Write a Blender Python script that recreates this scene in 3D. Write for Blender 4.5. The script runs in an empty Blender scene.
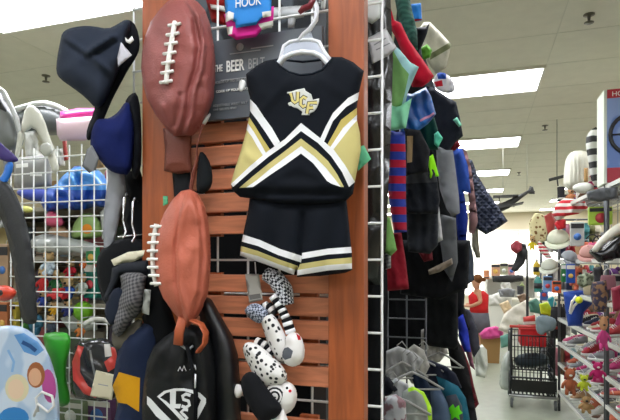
import bpy, bmesh, math, random
from mathutils import Vector, Matrix, noise
from mathutils.geometry import delaunay_2d_cdt
C = bpy.context.scene.collection
PI = math.pi
EYE = 1.6
CAM = Vector((0, 0, EYE))
YAW = math.radians(18)
CS, SN = math.cos(YAW), math.sin(YAW)
FPX, HX, HY = 520.0, 310.0, 262.0

# ---------- measuring: where a sight line meets a plane of the shop ----------
def ray(px, py):
    u = (px-HX)/FPX; v = (HY-py)/FPX
    return Vector((-SN+u*CS, CS+u*SN, v))
def P(px, py, Y=None, t=None):
    d = ray(px, py)
    return CAM + d*(t if t is not None else Y/d.y)
def proj(p):
    d = p-CAM
    t = -SN*d.x+CS*d.y
    return HX+FPX*(CS*d.x+SN*d.y)/t, HY-FPX*d.z/t

# ---------- materials ----------
def lin(c):
    if isinstance(c, str):
        c = c.lstrip('#'); c = [int(c[i:i+2], 16)/255 for i in (0, 2, 4)]
    return [((x+.055)/1.055)**2.4 if x > .04045 else x/12.92 for x in c]
MATS = {}
def mat(color, rough=.8, bump=0, scale=60, metal=0, var=0, emit=0, alpha=1, kind=None, color2=None, sheen=0, trans=0, coat=0, spec=None):
    key = (spec, str(color), rough, bump, scale, metal, var, emit, alpha, kind, str(color2), sheen, trans, coat)
    if key in MATS: return MATS[key]
    m = bpy.data.materials.new('surface'); m.use_nodes = True
    nt = m.node_tree; b = nt.nodes['Principled BSDF']; L = nt.links
    c = (*lin(color), 1)
    b.inputs['Base Color'].default_value = c
    b.inputs['Roughness'].default_value = rough
    b.inputs['Metallic'].default_value = metal
    if spec is not None: b.inputs['Specular IOR Level'].default_value = spec
    if coat: b.inputs['Coat Weight'].default_value = coat
    if sheen: b.inputs['Sheen Weight'].default_value = sheen
    if trans: b.inputs['Transmission Weight'].default_value = trans
    if alpha < 1: b.inputs['Alpha'].default_value = alpha
    if emit:
        b.inputs['Emission Color'].default_value = c; b.inputs['Emission Strength'].default_value = emit
    tc = nt.nodes.new('ShaderNodeTexCoord')
    def mapping(rot=(0, 0, 0), sc=(1, 1, 1)):
        mp = nt.nodes.new('ShaderNodeMapping'); mp.inputs['Rotation'].default_value = rot; mp.inputs['Scale'].default_value = sc
        L.new(tc.outputs['Object'], mp.inputs[0]); return mp
    def mixc(fac, a, bb):
        mx = nt.nodes.new('ShaderNodeMix'); mx.data_type = 'RGBA'
        L.new(fac, mx.inputs[0]); mx.inputs[6].default_value = (*lin(a), 1); mx.inputs[7].default_value = (*lin(bb), 1)
        return mx.outputs[2]
    def ramp(src, lo, hi):
        r = nt.nodes.new('ShaderNodeMapRange'); r.inputs[1].default_value = lo; r.inputs[2].default_value = hi
        L.new(src, r.inputs[0]); return r.outputs[0]
    if kind == 'wood':
        mp = mapping(sc=(3, 14, 30) if color2 == 'h' else (22, 22, 2.2))
        n = nt.nodes.new('ShaderNodeTexNoise'); n.inputs['Scale'].default_value = 3; n.inputs['Detail'].default_value = 6; n.inputs['Distortion'].default_value = .6
        L.new(mp.outputs[0], n.inputs[0])
        cc = lin(color)
        mx = nt.nodes.new('ShaderNodeMix'); mx.data_type = 'RGBA'
        L.new(ramp(n.outputs[0], .3, .7), mx.inputs[0])
        mx.inputs[6].default_value = (*[x*.72 for x in cc], 1); mx.inputs[7].default_value = (*[min(1, x*1.2) for x in cc], 1)
        L.new(mx.outputs[2], b.inputs['Base Color'])
    elif kind == 'checker':
        ck = nt.nodes.new('ShaderNodeTexChecker'); ck.inputs['Scale'].default_value = scale
        mp = mapping((0, .8, 0)); L.new(mp.outputs[0], ck.inputs[0])
        ck.inputs[1].default_value = c; ck.inputs[2].default_value = (*lin(color2), 1)
        L.new(ck.outputs[0], b.inputs['Base Color'])
    elif kind == 'dots':
        v = nt.nodes.new('ShaderNodeTexVoronoi'); v.inputs['Scale'].default_value = scale
        L.new(tc.outputs['Object'], v.inputs[0])
        L.new(mixc(ramp(v.outputs['Distance'], .3, .38), color2, color), b.inputs['Base Color'])
    elif kind == 'plaid':
        w1 = nt.nodes.new('ShaderNodeTexWave'); w1.bands_direction = 'X'; w1.inputs['Scale'].default_value = scale
        w2 = nt.nodes.new('ShaderNodeTexWave'); w2.bands_direction = 'Z'; w2.inputs['Scale'].default_value = scale
        mp = mapping((0, .3, 0)); L.new(mp.outputs[0], w1.inputs[0]); L.new(mp.outputs[0], w2.inputs[0])
        ad = nt.nodes.new('ShaderNodeMath'); ad.operation = 'ADD'; L.new(w1.outputs[1], ad.inputs[0]); L.new(w2.outputs[1], ad.inputs[1])
        L.new(mixc(ramp(ad.outputs[0], .5, 1.6), color, color2), b.inputs['Base Color'])
    elif kind == 'print':
        n = nt.nodes.new('ShaderNodeTexNoise'); n.inputs['Scale'].default_value = scale; n.inputs['Detail'].default_value = 1
        L.new(tc.outputs['Object'], n.inputs[0])
        L.new(mixc(ramp(n.outputs[0], .48, .54), color, color2), b.inputs['Base Color'])
    elif kind == 'hstripe':
        w1 = nt.nodes.new('ShaderNodeTexWave'); w1.bands_direction = 'Z'; w1.inputs['Scale'].default_value = scale
        L.new(tc.outputs['Object'], w1.inputs[0])
        L.new(mixc(ramp(w1.outputs[1], .45, .55), color, color2), b.inputs['Base Color'])
    elif kind == 'quilt':
        w1 = nt.nodes.new('ShaderNodeTexWave'); w1.bands_direction = 'X'; w1.inputs['Scale'].default_value = scale
        w2 = nt.nodes.new('ShaderNodeTexWave'); w2.bands_direction = 'Z'; w2.inputs['Scale'].default_value = scale
        mp = mapping((0, .78, 0)); L.new(mp.outputs[0], w1.inputs[0]); L.new(mp.outputs[0], w2.inputs[0])
        mn = nt.nodes.new('ShaderNodeMath'); mn.operation = 'MINIMUM'; L.new(w1.outputs[1], mn.inputs[0]); L.new(w2.outputs[1], mn.inputs[1])
        bp = nt.nodes.new('ShaderNodeBump'); bp.inputs['Strength'].default_value = .9; bp.inputs['Distance'].default_value = .01
        L.new(mn.outputs[0], bp.inputs['Height']); L.new(bp.outputs[0], b.inputs['Normal'])
    elif var:
        n = nt.nodes.new('ShaderNodeTexNoise'); n.inputs['Scale'].default_value = 9; n.inputs['Detail'].default_value = 5
        L.new(tc.outputs['Object'], n.inputs[0])
        cc = lin(color)
        mx = nt.nodes.new('ShaderNodeMix'); mx.data_type = 'RGBA'; L.new(ramp(n.outputs[0], .3, .7), mx.inputs[0])
        mx.inputs[6].default_value = (*[x*(1-var) for x in cc], 1); mx.inputs[7].default_value = (*[min(1, x*(1+var)) for x in cc], 1)
        L.new(mx.outputs[2], b.inputs['Base Color'])
    if bump and kind != 'quilt':
        n = nt.nodes.new('ShaderNodeTexNoise'); n.inputs['Scale'].default_value = scale if kind in (None, 'wood') else 90; n.inputs['Detail'].default_value = 4
        L.new(tc.outputs['Object'], n.inputs[0])
        bp = nt.nodes.new('ShaderNodeBump'); bp.inputs['Strength'].default_value = bump; bp.inputs['Distance'].default_value = .004
        L.new(n.outputs[0], bp.inputs['Height']); L.new(bp.outputs[0], b.inputs['Normal'])
    MATS[key] = m
    return m
def cloth(c, **k): k.setdefault('spec', .2); k.setdefault('bump', .25); k.setdefault('rough', .9); k.setdefault('var', .12); return mat(c, **k)
def plastic(c, **k): k.setdefault('rough', .35); return mat(c, **k)

# ---------- object bookkeeping ----------
def tag(o, label=None, cat=None, group=None, kind=None):
    if label: o['label'] = label
    if cat: o['category'] = cat
    if group: o['group'] = group
    if kind: o['kind'] = kind
    return o
def empty(name, loc, label, cat, group=None):
    o = bpy.data.objects.new(name, None); o.empty_display_size = .05
    C.objects.link(o); o.location = loc
    return tag(o, label, cat, group)
def wloc(o):
    v = Vector((0, 0, 0))
    while o: v += o.location; o = o.parent
    return v
def link(name, me, parent=None, loc=(0, 0, 0)):
    """loc is where the mesh's own origin stands in the shop"""
    o = bpy.data.objects.new(name, me); C.objects.link(o)
    loc = Vector(loc)
    if parent: o.parent = parent; o.location = loc-wloc(parent)
    else: o.location = loc
    return o

class MB:
    """collects shapes in shop coordinates and links them as ONE mesh object"""
    def __init__(s): s.bm = bmesh.new(); s.mi = 0; s.mats = []
    def use(s, m):
        if m not in s.mats: s.mats.append(m)
        s.mi = s.mats.index(m); return s
    def _add(s, vs, fs):
        v = [s.bm.verts.new(p) for p in vs]
        for f in fs:
            try:
                ff = s.bm.faces.new([v[i] for i in f]); ff.material_index = s.mi; ff.smooth = s.sm
            except ValueError: pass
    sm = True
    def box(s, c, size, rot=None, bevel=0):
        t = bmesh.new(); bmesh.ops.create_cube(t, size=1)
        for v in t.verts: v.co = Vector((v.co.x*size[0], v.co.y*size[1], v.co.z*size[2]))
        if bevel: bmesh.ops.bevel(t, geom=t.edges[:], offset=min(bevel, .45*min(size)), segments=2, affect='EDGES', profile=.6)
        R = rot.to_3x3() if rot else Matrix.Identity(3)
        t.verts.index_update()
        old = s.sm; s.sm = False
        s._add([R @ v.co + Vector(c) for v in t.verts], [[v.index for v in f.verts] for f in t.faces]); s.sm = old; t.free(); return s
    def tube(s, pts, r, n=8, caps=True, flat=None):
        pts = [Vector(p) for p in pts]; R = r if isinstance(r, (list, tuple)) else [r]*len(pts)
        vs = []; fs = []
        d0 = (pts[1]-pts[0]).normalized()
        up = Vector((0, 0, 1)) if abs(d0.z) < .9 else Vector((0, 1, 0))
        a = d0.cross(up).normalized()
        for i, p in enumerate(pts):
            d = (pts[min(i+1, len(pts)-1)]-pts[max(i-1, 0)]).normalized()
            a = (a-d*a.dot(d)).normalized(); b = d.cross(a)
            for k in range(n):
                w = 2*PI*k/n
                vs.append(p+a*math.cos(w)*R[i]+b*math.sin(w)*R[i]*(flat or 1))
        for i in range(len(pts)-1):
            for k in range(n): fs.append((i*n+k, i*n+(k+1) % n, (i+1)*n+(k+1) % n, (i+1)*n+k))
        if caps: fs.append(tuple(range(n))[::-1]); fs.append(tuple((len(pts)-1)*n+k for k in range(n)))
        s._add(vs, fs); return s
    def lathe(s, c, prof, n=20, rot=None, sx=1, sy=1):
        vs = []; fs = []; R = rot.to_3x3() if rot else Matrix.Identity(3); c = Vector(c)
        for (r, z) in prof:
            for k in range(n):
                w = 2*PI*k/n; vs.append(R @ Vector((r*math.cos(w)*sx, r*math.sin(w)*sy, z))+c)
        for i in range(len(prof)-1):
            for k in range(n): fs.append((i*n+k, i*n+(k+1) % n, (i+1)*n+(k+1) % n, (i+1)*n+k))
        fs.append(tuple(range(n))[::-1]); fs.append(tuple((len(prof)-1)*n+k for k in range(n)))
        s._add(vs, fs); return s
    def ball(s, c, r, rot=None, n=14, m=9):
        r = r if isinstance(r, (list, tuple)) else (r, r, r)
        R = rot.to_3x3() if rot else Matrix.Identity(3); c = Vector(c)
        vs = [R @ Vector((0, 0, -r[2]))+c]
        for i in range(1, m):
            ph = -PI/2+PI*i/m
            for k in range(n):
                w = 2*PI*k/n
                vs.append(R @ Vector((r[0]*math.cos(ph)*math.cos(w), r[1]*math.cos(ph)*math.sin(w), r[2]*math.sin(ph)))+c)
        vs.append(R @ Vector((0, 0, r[2]))+c)
        fs = [(0, 1+(k+1) % n, 1+k) for k in range(n)]
        for i in range(m-2):
            for k in range(n): fs.append((1+i*n+k, 1+i*n+(k+1) % n, 1+(i+1)*n+(k+1) % n, 1+(i+1)*n+k))
        q = len(vs)-1; b = 1+(m-2)*n
        fs += [(b+k, b+(k+1) % n, q) for k in range(n)]
        s._add(vs, fs); return s
    def build(s, name, m=None, parent=None, base=None):
        me = bpy.data.meshes.new(name)
        if not s.mats: s.mats = [m]
        vs = s.bm.verts
        if base is None:
            if parent: base = wloc(parent)
            else:
                xs = [v.co.x for v in vs]; ys = [v.co.y for v in vs]; zs = [v.co.z for v in vs]
                base = Vector(((min(xs)+max(xs))/2, (min(ys)+max(ys))/2, min(zs)))
        for v in vs: v.co -= Vector(base)
        s.bm.to_mesh(me); s.bm.free()
        for mm in s.mats: me.materials.append(mm)
        return link(name, me, parent, base)

# ---------- outlines turned into stuffed, folded cloth with its own thickness ----------
def chaikin(poly, n, closed=True):
    for _ in range(n):
        out = []
        m = len(poly)
        for i in range(m if closed else m-1):
            a, b = poly[i], poly[(i+1) % m]
            out.append((a[0]*.75+b[0]*.25, a[1]*.75+b[1]*.25)); out.append((a[0]*.25+b[0]*.75, a[1]*.25+b[1]*.75))
        poly = out
    return poly
def resample(poly, step, closed=True):
    out = []; m = len(poly)
    for i in range(m if closed else m-1):
        a, b = poly[i], poly[(i+1) % m]
        L = math.hypot(b[0]-a[0], b[1]-a[1]); k = max(1, int(round(L/step)))
        for j in range(k): out.append((a[0]+(b[0]-a[0])*j/k, a[1]+(b[1]-a[1])*j/k))
    if not closed: out.append(poly[-1])
    return out
def inside(p, poly):
    x, y = p; r = False; j = len(poly)-1
    for i in range(len(poly)):
        xi, yi = poly[i]; xj, yj = poly[j]
        if (yi > y) != (yj > y) and x < (xj-xi)*(y-yi)/(yj-yi)+xi: r = not r
        j = i
    return r
def segd(p, a, b):
    vx, vy = b[0]-a[0], b[1]-a[1]; wx, wy = p[0]-a[0], p[1]-a[1]
    L = vx*vx+vy*vy; t = max(0, min(1, (wx*vx+wy*vy)/L)) if L else 0
    return math.hypot(wx-t*vx, wy-t*vy)
def pdist(p, poly, closed=True):
    m = len(poly)
    return min(segd(p, poly[i], poly[(i+1) % m]) for i in range(m if closed else m-1))
def stroke(pts, w):
    """a thick line as a closed outline"""
    L = []; R = []
    for i, p in enumerate(pts):
        a = pts[max(i-1, 0)]; b = pts[min(i+1, len(pts)-1)]
        dx, dy = b[0]-a[0], b[1]-a[1]; q = math.hypot(dx, dy) or 1
        nx, ny = -dy/q*w/2, dx/q*w/2
        L.append((p[0]+nx, p[1]+ny)); R.append((p[0]-nx, p[1]-ny))
    return L+R[::-1]
SURF = {}
def puff(name, poly, Y, T, m, parent=None, regions=(), D=None, back=None, yaw=0, smooth=0, n=22, fold=None, disp=None, label=None, cat=None, group=None, slope=0, kind=None):
    """poly is the outline seen from the photographer's place; it is laid on a plane Y away, then padded T thick in front and `back` behind"""
    if smooth: poly = chaikin(poly, smooth)
    yaw = math.radians(yaw); sl = math.radians(slope)
    cx = sum(p[0] for p in poly)/len(poly); cy = sum(p[1] for p in poly)/len(poly)
    O = P(cx, cy, Y)
    A = Vector((math.cos(yaw), math.sin(yaw), 0)); N = Vector((math.sin(yaw), -math.cos(yaw), 0))
    Z = (Vector((0, 0, 1))*math.cos(sl)+N*math.sin(sl)); N = A.cross(Z)
    def to2(px, py):
        d = ray(px, py); t = (O-CAM).dot(N)/d.dot(N); q = CAM+d*t-O
        return (q.dot(A), q.dot(Z))
    b2 = [to2(*p) for p in poly]
    w = max(p[0] for p in b2)-min(p[0] for p in b2); h = max(p[1] for p in b2)-min(p[1] for p in b2)
    step = max(w, h)/n
    if D is None: D = min(w, h)*.45
    if back is None: back = T*.6
    bound = resample(b2, step)
    regs = [[to2(*p) for p in r[0]] for r in regions]
    regr = [resample(r, step) for r in regs]
    pts = list(bound); edges = [(i, (i+1) % len(bound)) for i in range(len(bound))]
    for r in regr:
        k = len(pts); pts += r; edges += [(k+i, k+(i+1) % len(r)) for i in range(len(r))]
    x0 = min(p[0] for p in b2); y0 = min(p[1] for p in b2)
    rows = int(h/step/.866)+2; cols = int(w/step)+2
    for j in range(rows):
        for i in range(cols):
            q = (x0+(i+.5*(j % 2)+.25)*step, y0+(j+.3)*step*.866)
            if inside(q, b2) and pdist(q, bound) > step*.45 and all(pdist(q, r) > step*.35 for r in regr): pts.append(q)
    res = delaunay_2d_cdt([Vector(p) for p in pts], edges, [], 0, 1e-6)
    vv = [(v.x, v.y) for v in res[0]]; ff = []
    for f in res[2]:
        q = (sum(vv[i][0] for i in f)/len(f), sum(vv[i][1] for i in f)/len(f))
        if inside(q, b2):
            mi = 0
            for k, r in enumerate(regs):
                if inside(q, r): mi = k+1
            a, b, c = [vv[i] for i in f[:3]]
            if (b[0]-a[0])*(c[1]-a[1])-(b[1]-a[1])*(c[0]-a[0]) < 0: f = f[::-1]
            ff.append((f, mi))
    sd = sum(map(ord, name))+cx*3.7+cy
    def prof(q):
        d = pdist(q, b2); s = min(1, d/D); return math.sqrt(max(0, 1-(1-s)**2)), d
    def front(q, s, d):
        v = T*s
        if fold:
            amp, fr, ang = fold; ca, sa = math.cos(math.radians(ang)), math.sin(math.radians(ang))
            wv = noise.noise(Vector((q[0]*9+sd, q[1]*9, 0)))*.35/fr*2
            v += amp*min(1, d/(D*.5+1e-6))*(math.sin(2*PI*fr*(q[0]*ca+q[1]*sa+wv))*.7+1.2*noise.noise(Vector((q[0]*fr*1.7, q[1]*fr*1.1, sd))))
        if disp:
            p3 = O+A*q[0]+Z*q[1]; v += disp(*proj(p3))*min(1, d/(D*.3+1e-6))
        return max(v, T*.1*s)
    bm = bmesh.new(); FV = {}; BV = {}
    used = set(i for f, _ in ff for i in f)
    for i in used:
        q = vv[i]; s, d = prof(q)
        if d < 1e-5:
            FV[i] = BV[i] = bm.verts.new(A*q[0]+Z*q[1])
        else:
            c3 = CAM-O-A*q[0]-Z*q[1]
            FV[i] = bm.verts.new(A*q[0]+Z*q[1]+c3*(front(q, s, d)/c3.dot(N)))
            BV[i] = bm.verts.new(A*q[0]+Z*q[1]-N*back*s)
    mats = [m]; rm = [0]
    for r in regions:
        if r[1] not in mats: mats.append(r[1])
        rm.append(mats.index(r[1]))
    for f, mi in ff:
        for V, g in ((FV, f), (BV, f[::-1])):
            try:
                x = bm.faces.new([V[i] for i in g]); x.smooth = True; x.material_index = rm[mi] if V is FV else 0
            except ValueError: pass
    me = bpy.data.meshes.new(name); bm.to_mesh(me); bm.free()
    for mm in mats: me.materials.append(mm)
    o = link(name, me, parent, O)
    tag(o, label, cat, group, kind)
    def surf(px, py, off=0):
        q = to2(px, py); v = off
        if inside(q, b2): s, d = prof(q); v += front(q, s, d)
        p3 = O+A*q[0]+Z*q[1]; c3 = CAM-p3; p3 = p3+c3*(v/c3.dot(N))
        return p3
    SURF[o.name] = surf
    o_surf[o.name] = surf
    return o
o_surf = {}
def text(body, size, origin, ax, up, m, parent, name='lettering', depth=.0006, align='LEFT', sx=1, bold=0):
    cu = bpy.data.curves.new('t', 'FONT'); cu.body = body; cu.size = size; cu.extrude = depth; cu.align_x = align; cu.offset = bold
    ob = bpy.data.objects.new('t', cu); C.objects.link(ob)
    me = bpy.data.meshes.new_from_object(ob.evaluated_get(bpy.context.evaluated_depsgraph_get()))
    bpy.data.objects.remove(ob); bpy.data.curves.remove(cu)
    ax = Vector(ax).normalized(); up = Vector(up).normalized(); n = ax.cross(up)
    for v in me.vertices: v.co = ax*v.co.x*sx+up*v.co.y+n*v.co.z
    me.materials.clear(); me.materials.append(m)
    return link(name, me, parent, origin)
def children(o): return [c for c in bpy.data.objects if c.parent == o]
def copy_tree(o, parent=None):
    c = o.copy(); C.objects.link(c); c.parent = parent
    for ch in children(o): copy_tree(ch, c)
    return c
def struct(o): o['kind'] = 'structure'; return o
def wiregrid(name, X0, X1, Z0, Z1, Y, m, label, cat, pitch=.0762, r=.0028, parent=None, zphase=None):
    mb = MB()
    n = int(round((X1-X0)/pitch)); 
    for i in range(n+1): mb.tube([(X0+i*pitch, Y, Z0), (X0+i*pitch, Y, Z1)], r, 6)
    z = Z0 if zphase is None else zphase-pitch*int((zphase-Z0)/pitch)
    while z <= Z1+1e-4:
        mb.tube([(X0, Y-r*1.6, z), (X0+n*pitch, Y-r*1.6, z)], r, 6); z += pitch
    o = mb.build(name, m, parent)
    if label: tag(o, label, cat)
    return o
# ================= small goods with real shapes =================
def bbox_px(poly): return min(p[0] for p in poly), min(p[1] for p in poly), max(p[0] for p in poly), max(p[1] for p in poly)
def dims(poly, Y):
    x0, y0, x1, y1 = bbox_px(poly); c = P((x0+x1)/2, (y0+y1)/2, Y)
    w = (P(x1, (y0+y1)/2, Y)-P(x0, (y0+y1)/2, Y)).x; h = P((x0+x1)/2, y0, Y).z-P((x0+x1)/2, y1, Y).z
    return c, w, h
LIGHT, DARK = '#d8d4c8', '#26262a'
def contrast(col): r, g_, b = lin(col); return DARK if r*.3+g_*.6+b*.1 > .18 else LIGHT
def cap3d(c, w, col, rot=0, r=None, **t):
    R = w*.5; o = empty(t.get('name', 'baseball_cap'), c-Vector((0, 0, R*.5)), t['label'], 'cap', t.get('group'))
    M = Matrix.Rotation(math.radians(rot), 4, 'Z') @ Matrix.Rotation(math.radians(t.get('tilt', 25)), 4, 'X')
    m = mat(col, rough=.85, bump=.2, var=.08)
    prof = [(R*math.cos(a), R*.95*math.sin(a)) for a in [i*PI/2/7 for i in range(8)]]
    prof[-1] = (R*.03, R*.95)
    MB().lathe(c, prof, 16, M).build('crown', m, o)
    mb = MB(); vs_ = []; n = 9
    for i in range(n):
        a = -PI*.42+PI*.84*i/(n-1)
        for k, (q, z) in enumerate(((.96, .02), (1.3, -.02), (1.62*math.cos(a*.55), -.10))):
            for dz in (0, -.04): vs_.append(M.to_3x3() @ Vector((math.sin(a)*R*q*.95, -math.cos(a)*R*q, (z+dz)*R))+c)
    fs_ = []
    for i in range(n-1):
        b = i*6; d = b+6
        fs_ += [(b, b+2, d+2, d), (b+2, b+4, d+4, d+2), (b+1, d+1, d+3, b+3), (b+3, d+3, d+5, b+5), (b+4, b+5, d+5, d+4), (b, d, d+1, b+1)]
    mb._add(vs_, fs_); mb.build('bill', m, o)
    MB().ball(c+M.to_3x3() @ Vector((0, 0, R*.96)), R*.09).build('button', m, o)
    return o
def hat3d(c, w, h, col, **t):
    o = empty(t.get('name', 'brimmed_hat'), c-Vector((0, 0, h/2)), t['label'], 'hat', t.get('group')); m = mat(col, rough=.85, bump=.2)
    b = c-Vector((0, 0, h/2)); R = w/2
    MB().lathe(b, [(R, 0), (R, .006), (R*.62, .012), (R*.6, h*.6), (R*.66, h*.97), (R*.6, h)], 18).build('crown', m, o)
    MB().lathe(b, [(R*.64, .014), (R*.64, h*.22)], 18).build('hat_band', mat(contrast(col)), o)
    return o
def bottle3d(c, w, h, col, **t):
    o = empty('bottle', c-Vector((0, 0, h/2)), t['label'], 'bottle', t.get('group')); b = c-Vector((0, 0, h/2)); R = w/2
    MB().lathe(b, [(R*.9, 0), (R, h*.03), (R, h*.6), (R*.85, h*.7), (R*.4, h*.8), (R*.38, h*.86)], 14).build('body', plastic(col), o)
    MB().lathe(b, [(R*.45, h*.86), (R*.45, h*.98), (R*.35, h)], 12).build('lid', plastic(LIGHT), o)
    MB().lathe(b, [(R*1.02, h*.2), (R*1.02, h*.5)], 14).build('wrapper', mat(contrast(col)), o)
    return o
def pack3d(c, w, h, col, **t):
    o = empty(t.get('name', 'packet'), c-Vector((0, 0, h/2)), t['label'], t.get('cat', 'pack'), t.get('group')); d = min(.05, w*.5)
    MB().box(c, (w, d, h), bevel=min(w, h)*.08).build('packet_body', mat(col, rough=.4, var=.15), o)
    MB().box(c+Vector((0, -d/2-.001, h*.33)), (w*.92, .003, h*.2), bevel=.001).build('header_card', mat(t.get('band') or contrast(col), rough=.5), o)
    MB().lathe(c+Vector((0, -d/2-.001, -h*.12)), [(min(w, h)*.28, -.002), (min(w, h)*.28, .002)], 14, Matrix.Rotation(PI/2, 4, 'X')).build('printed_spot', mat(t.get('spot') or '#c8a048', rough=.5), o)
    return o
def plush3d(c, w, h, col, col2=None, **t):
    o = empty(t.get('name', 'plush_toy'), c-Vector((0, 0, h/2)), t['label'], t.get('cat', 'plush toy'), t.get('group'))
    m = mat(col, rough=.95, bump=.4, scale=60, var=.1); m2 = mat(col2 or col, rough=.9, bump=.3, scale=60, var=.1); b = c-Vector((0, 0, h/2))
    w = min(w, h*.8); d = w*.5
    mb = MB(); mb.ball(b+Vector((0, 0, h*.36)), (w*.32, d*.5, h*.24), n=12, m=8)
    mb.tube([b+Vector((-w*.2, 0, h*.5)), b+Vector((-w*.42, -d*.2, h*.36)), b+Vector((-w*.46, -d*.3, h*.24))], [w*.11, w*.1, w*.08], 8)
    mb.tube([b+Vector((w*.2, 0, h*.5)), b+Vector((w*.42, -d*.2, h*.38)), b+Vector((w*.46, -d*.3, h*.26))], [w*.11, w*.1, w*.08], 8)
    mb.tube([b+Vector((-w*.14, 0, h*.22)), b+Vector((-w*.2, -d*.2, h*.1)), b+Vector((-w*.22, -d*.45, h*.05))], [w*.14, w*.12, w*.1], 8)
    mb.tube([b+Vector((w*.14, 0, h*.22)), b+Vector((w*.2, -d*.2, h*.1)), b+Vector((w*.22, -d*.45, h*.05))], [w*.14, w*.12, w*.1], 8)
    mb.build('body', m, o)
    hd = b+Vector((0, -d*.1, h*.76)); mb = MB(); mb.ball(hd, (w*.3, w*.28, h*.2), n=12, m=8); mb.ball(hd+Vector((-w*.24, 0, h*.17)), (w*.11, w*.06, w*.11), n=8, m=6); mb.ball(hd+Vector((w*.24, 0, h*.17)), (w*.11, w*.06, w*.11), n=8, m=6)
    mb.build('head', m2, o)
    mb = MB(); mb.ball(hd+Vector((0, -w*.27, -h*.03)), (w*.1, w*.06, w*.07), n=8, m=6); mb.build('muzzle', mat(contrast(col2 or col)), o)
    return o
def bag3d(c, w, h, col, **t):
    o = empty(t.get('name', 'handbag'), c-Vector((0, 0, h/2)), t['label'], 'bag', t.get('group')); hh = h*.68; b = c-Vector((0, 0, h/2))
    m = mat(col, rough=.55, bump=.3, scale=30, var=.15)
    mb = MB(); vs_ = []; d = w*.28
    for z, k, q in ((0, .92, .8), (.1, 1, 1), (.5, 1.0, .95), (.85, .92, .6), (1, .86, .3)):
        for j in range(12):
            a = 2*PI*j/12; ca, sa = math.cos(a), math.sin(a)
            e = lambda v: math.copysign(abs(v)**.5, v)
            vs_.append(b+Vector((e(ca)*w/2*k, e(sa)*d/2*q, z*hh)))
    mb._add(vs_, [(i*12+j, i*12+(j+1) % 12, (i+1)*12+(j+1) % 12, (i+1)*12+j) for i in range(4) for j in range(12)]+[tuple(range(12))[::-1], tuple(48+j for j in range(12))])
    mb.build('bag_body', m, o)
    MB().tube([b+Vector((math.cos(a)*w*.28, 0, hh*.95+math.sin(a)*h*.32)) for a in [PI*i/8 for i in range(9)]], w*.03, 6).build('handle', mat(t.get('hcol') or contrast(col), rough=.5), o)
    return o
def car3d(c, w, h, col, **t):
    o = empty('toy_car', c-Vector((0, 0, h/2)), t['label'], 'toy car', t.get('group')); b = c-Vector((0, 0, h/2))
    MB().box(b+Vector((0, 0, h*.38)), (w, w*.5, h*.38), bevel=h*.08).box(b+Vector((w*.05, 0, h*.72)), (w*.5, w*.42, h*.4), bevel=h*.1).build('body', plastic(col), o)
    for x in (-.3, .3):
        for y in (-.25, .25): MB().lathe(b+Vector((x*w, y*w, h*.2)), [(h*.2, -.006), (h*.2, .006)], 12, Matrix.Rotation(PI/2, 4, 'X')).build('wheel', mat('#1a1a1a'), o)
    return o
HOOK = 0
def goods(*a, **k):
    o = goods_(*a, **k)
    if o is not None and HOOK and o.type == 'EMPTY':
        c, w, h = dims(a[2], a[3]); q = c+Vector((0, 0, h*.5))
        MB().tube([q+Vector((0, 0, -.01)), q+Vector((0, .01, .02)), q+Vector((0, HOOK, .024))], .0025, 5).build('hook', mat('#b4b6b6', rough=.3, metal=.8), o)
    return o
def goods_(cat, label, poly, Y, col, group=None, seed=0):
    """chooses the builder by the kind of article; returns None for things that are cloth"""
    c, w, h = dims(poly, Y); k = dict(label=label, group=group)
    if cat in ('toy pack', 'pack', 'box', 'book'): return pack3d(c, w, h, col, cat=cat, name={'toy pack': 'toy_packet', 'pack': 'packet', 'box': 'carton_box', 'book': 'book'}[cat], spot=['#c8a048', '#d8d8d0', '#3c6cb0', '#c04048'][seed % 4], **k)
    if cat == 'cap': return cap3d(c, max(w, h)*.8, col, rot=(seed*37) % 80-40, tilt=35, **k)
    if cat == 'hat': return hat3d(c, w, h, col, **k)
    if cat == 'bottle': return bottle3d(c, w, h, col, **k)
    if cat == 'toy car': return car3d(c, w, h, col, **k)
    if cat == 'ball':
        o = MB().ball(c, w/2).build('toy_ball', mat(col, rough=.4)); return tag(o, label, 'ball', group)
    if cat in ('doll', 'toy', 'plush toy'):
        return plush3d(c, w*1.1, h*1.08, col, col2={'doll': '#c8946c', 'toy': '#c0a070'}.get(cat), name={'doll': 'doll', 'toy': 'toy_figurine', 'plush toy': 'plush_toy'}[cat], cat=cat, **k)
    if cat == 'bag': return bag3d(c, w, h, col, **k)
    return None
# ================= the shop =================
XL, XR, YB, YF, HC = -9.0, 5.0, -5.0, 18.0, 3.2
m_ceil = mat('#e4e0d2', rough=.95, bump=.15, scale=120, var=.03)
m_wall = mat('#d9cdb4', rough=.9)
def slab(name, c, size, m):
    return struct(MB().box(c, size).build(name, m))
mf = mat('#8f9483', rough=.35, var=.07, bump=.05, scale=12)
slab('floor', ((XL+XR)/2, (YB+YF)/2, -.05), (XR-XL+.4, YF-YB+.4, .1), mf)
slab('ceiling', ((XL+XR)/2, (YB+YF)/2, HC+.05), (XR-XL+.4, YF-YB+.4, .1), m_ceil)
slab('wall_left', (XL-.05, (YB+YF)/2, HC/2), (.1, YF-YB, HC), m_wall)
slab('wall_right', (XR+.05, (YB+YF)/2, HC/2), (.1, YF-YB, HC), m_wall)
slab('wall_back', ((XL+XR)/2, YB-.05, HC/2), (XR-XL, .1, HC), m_wall)
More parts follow.
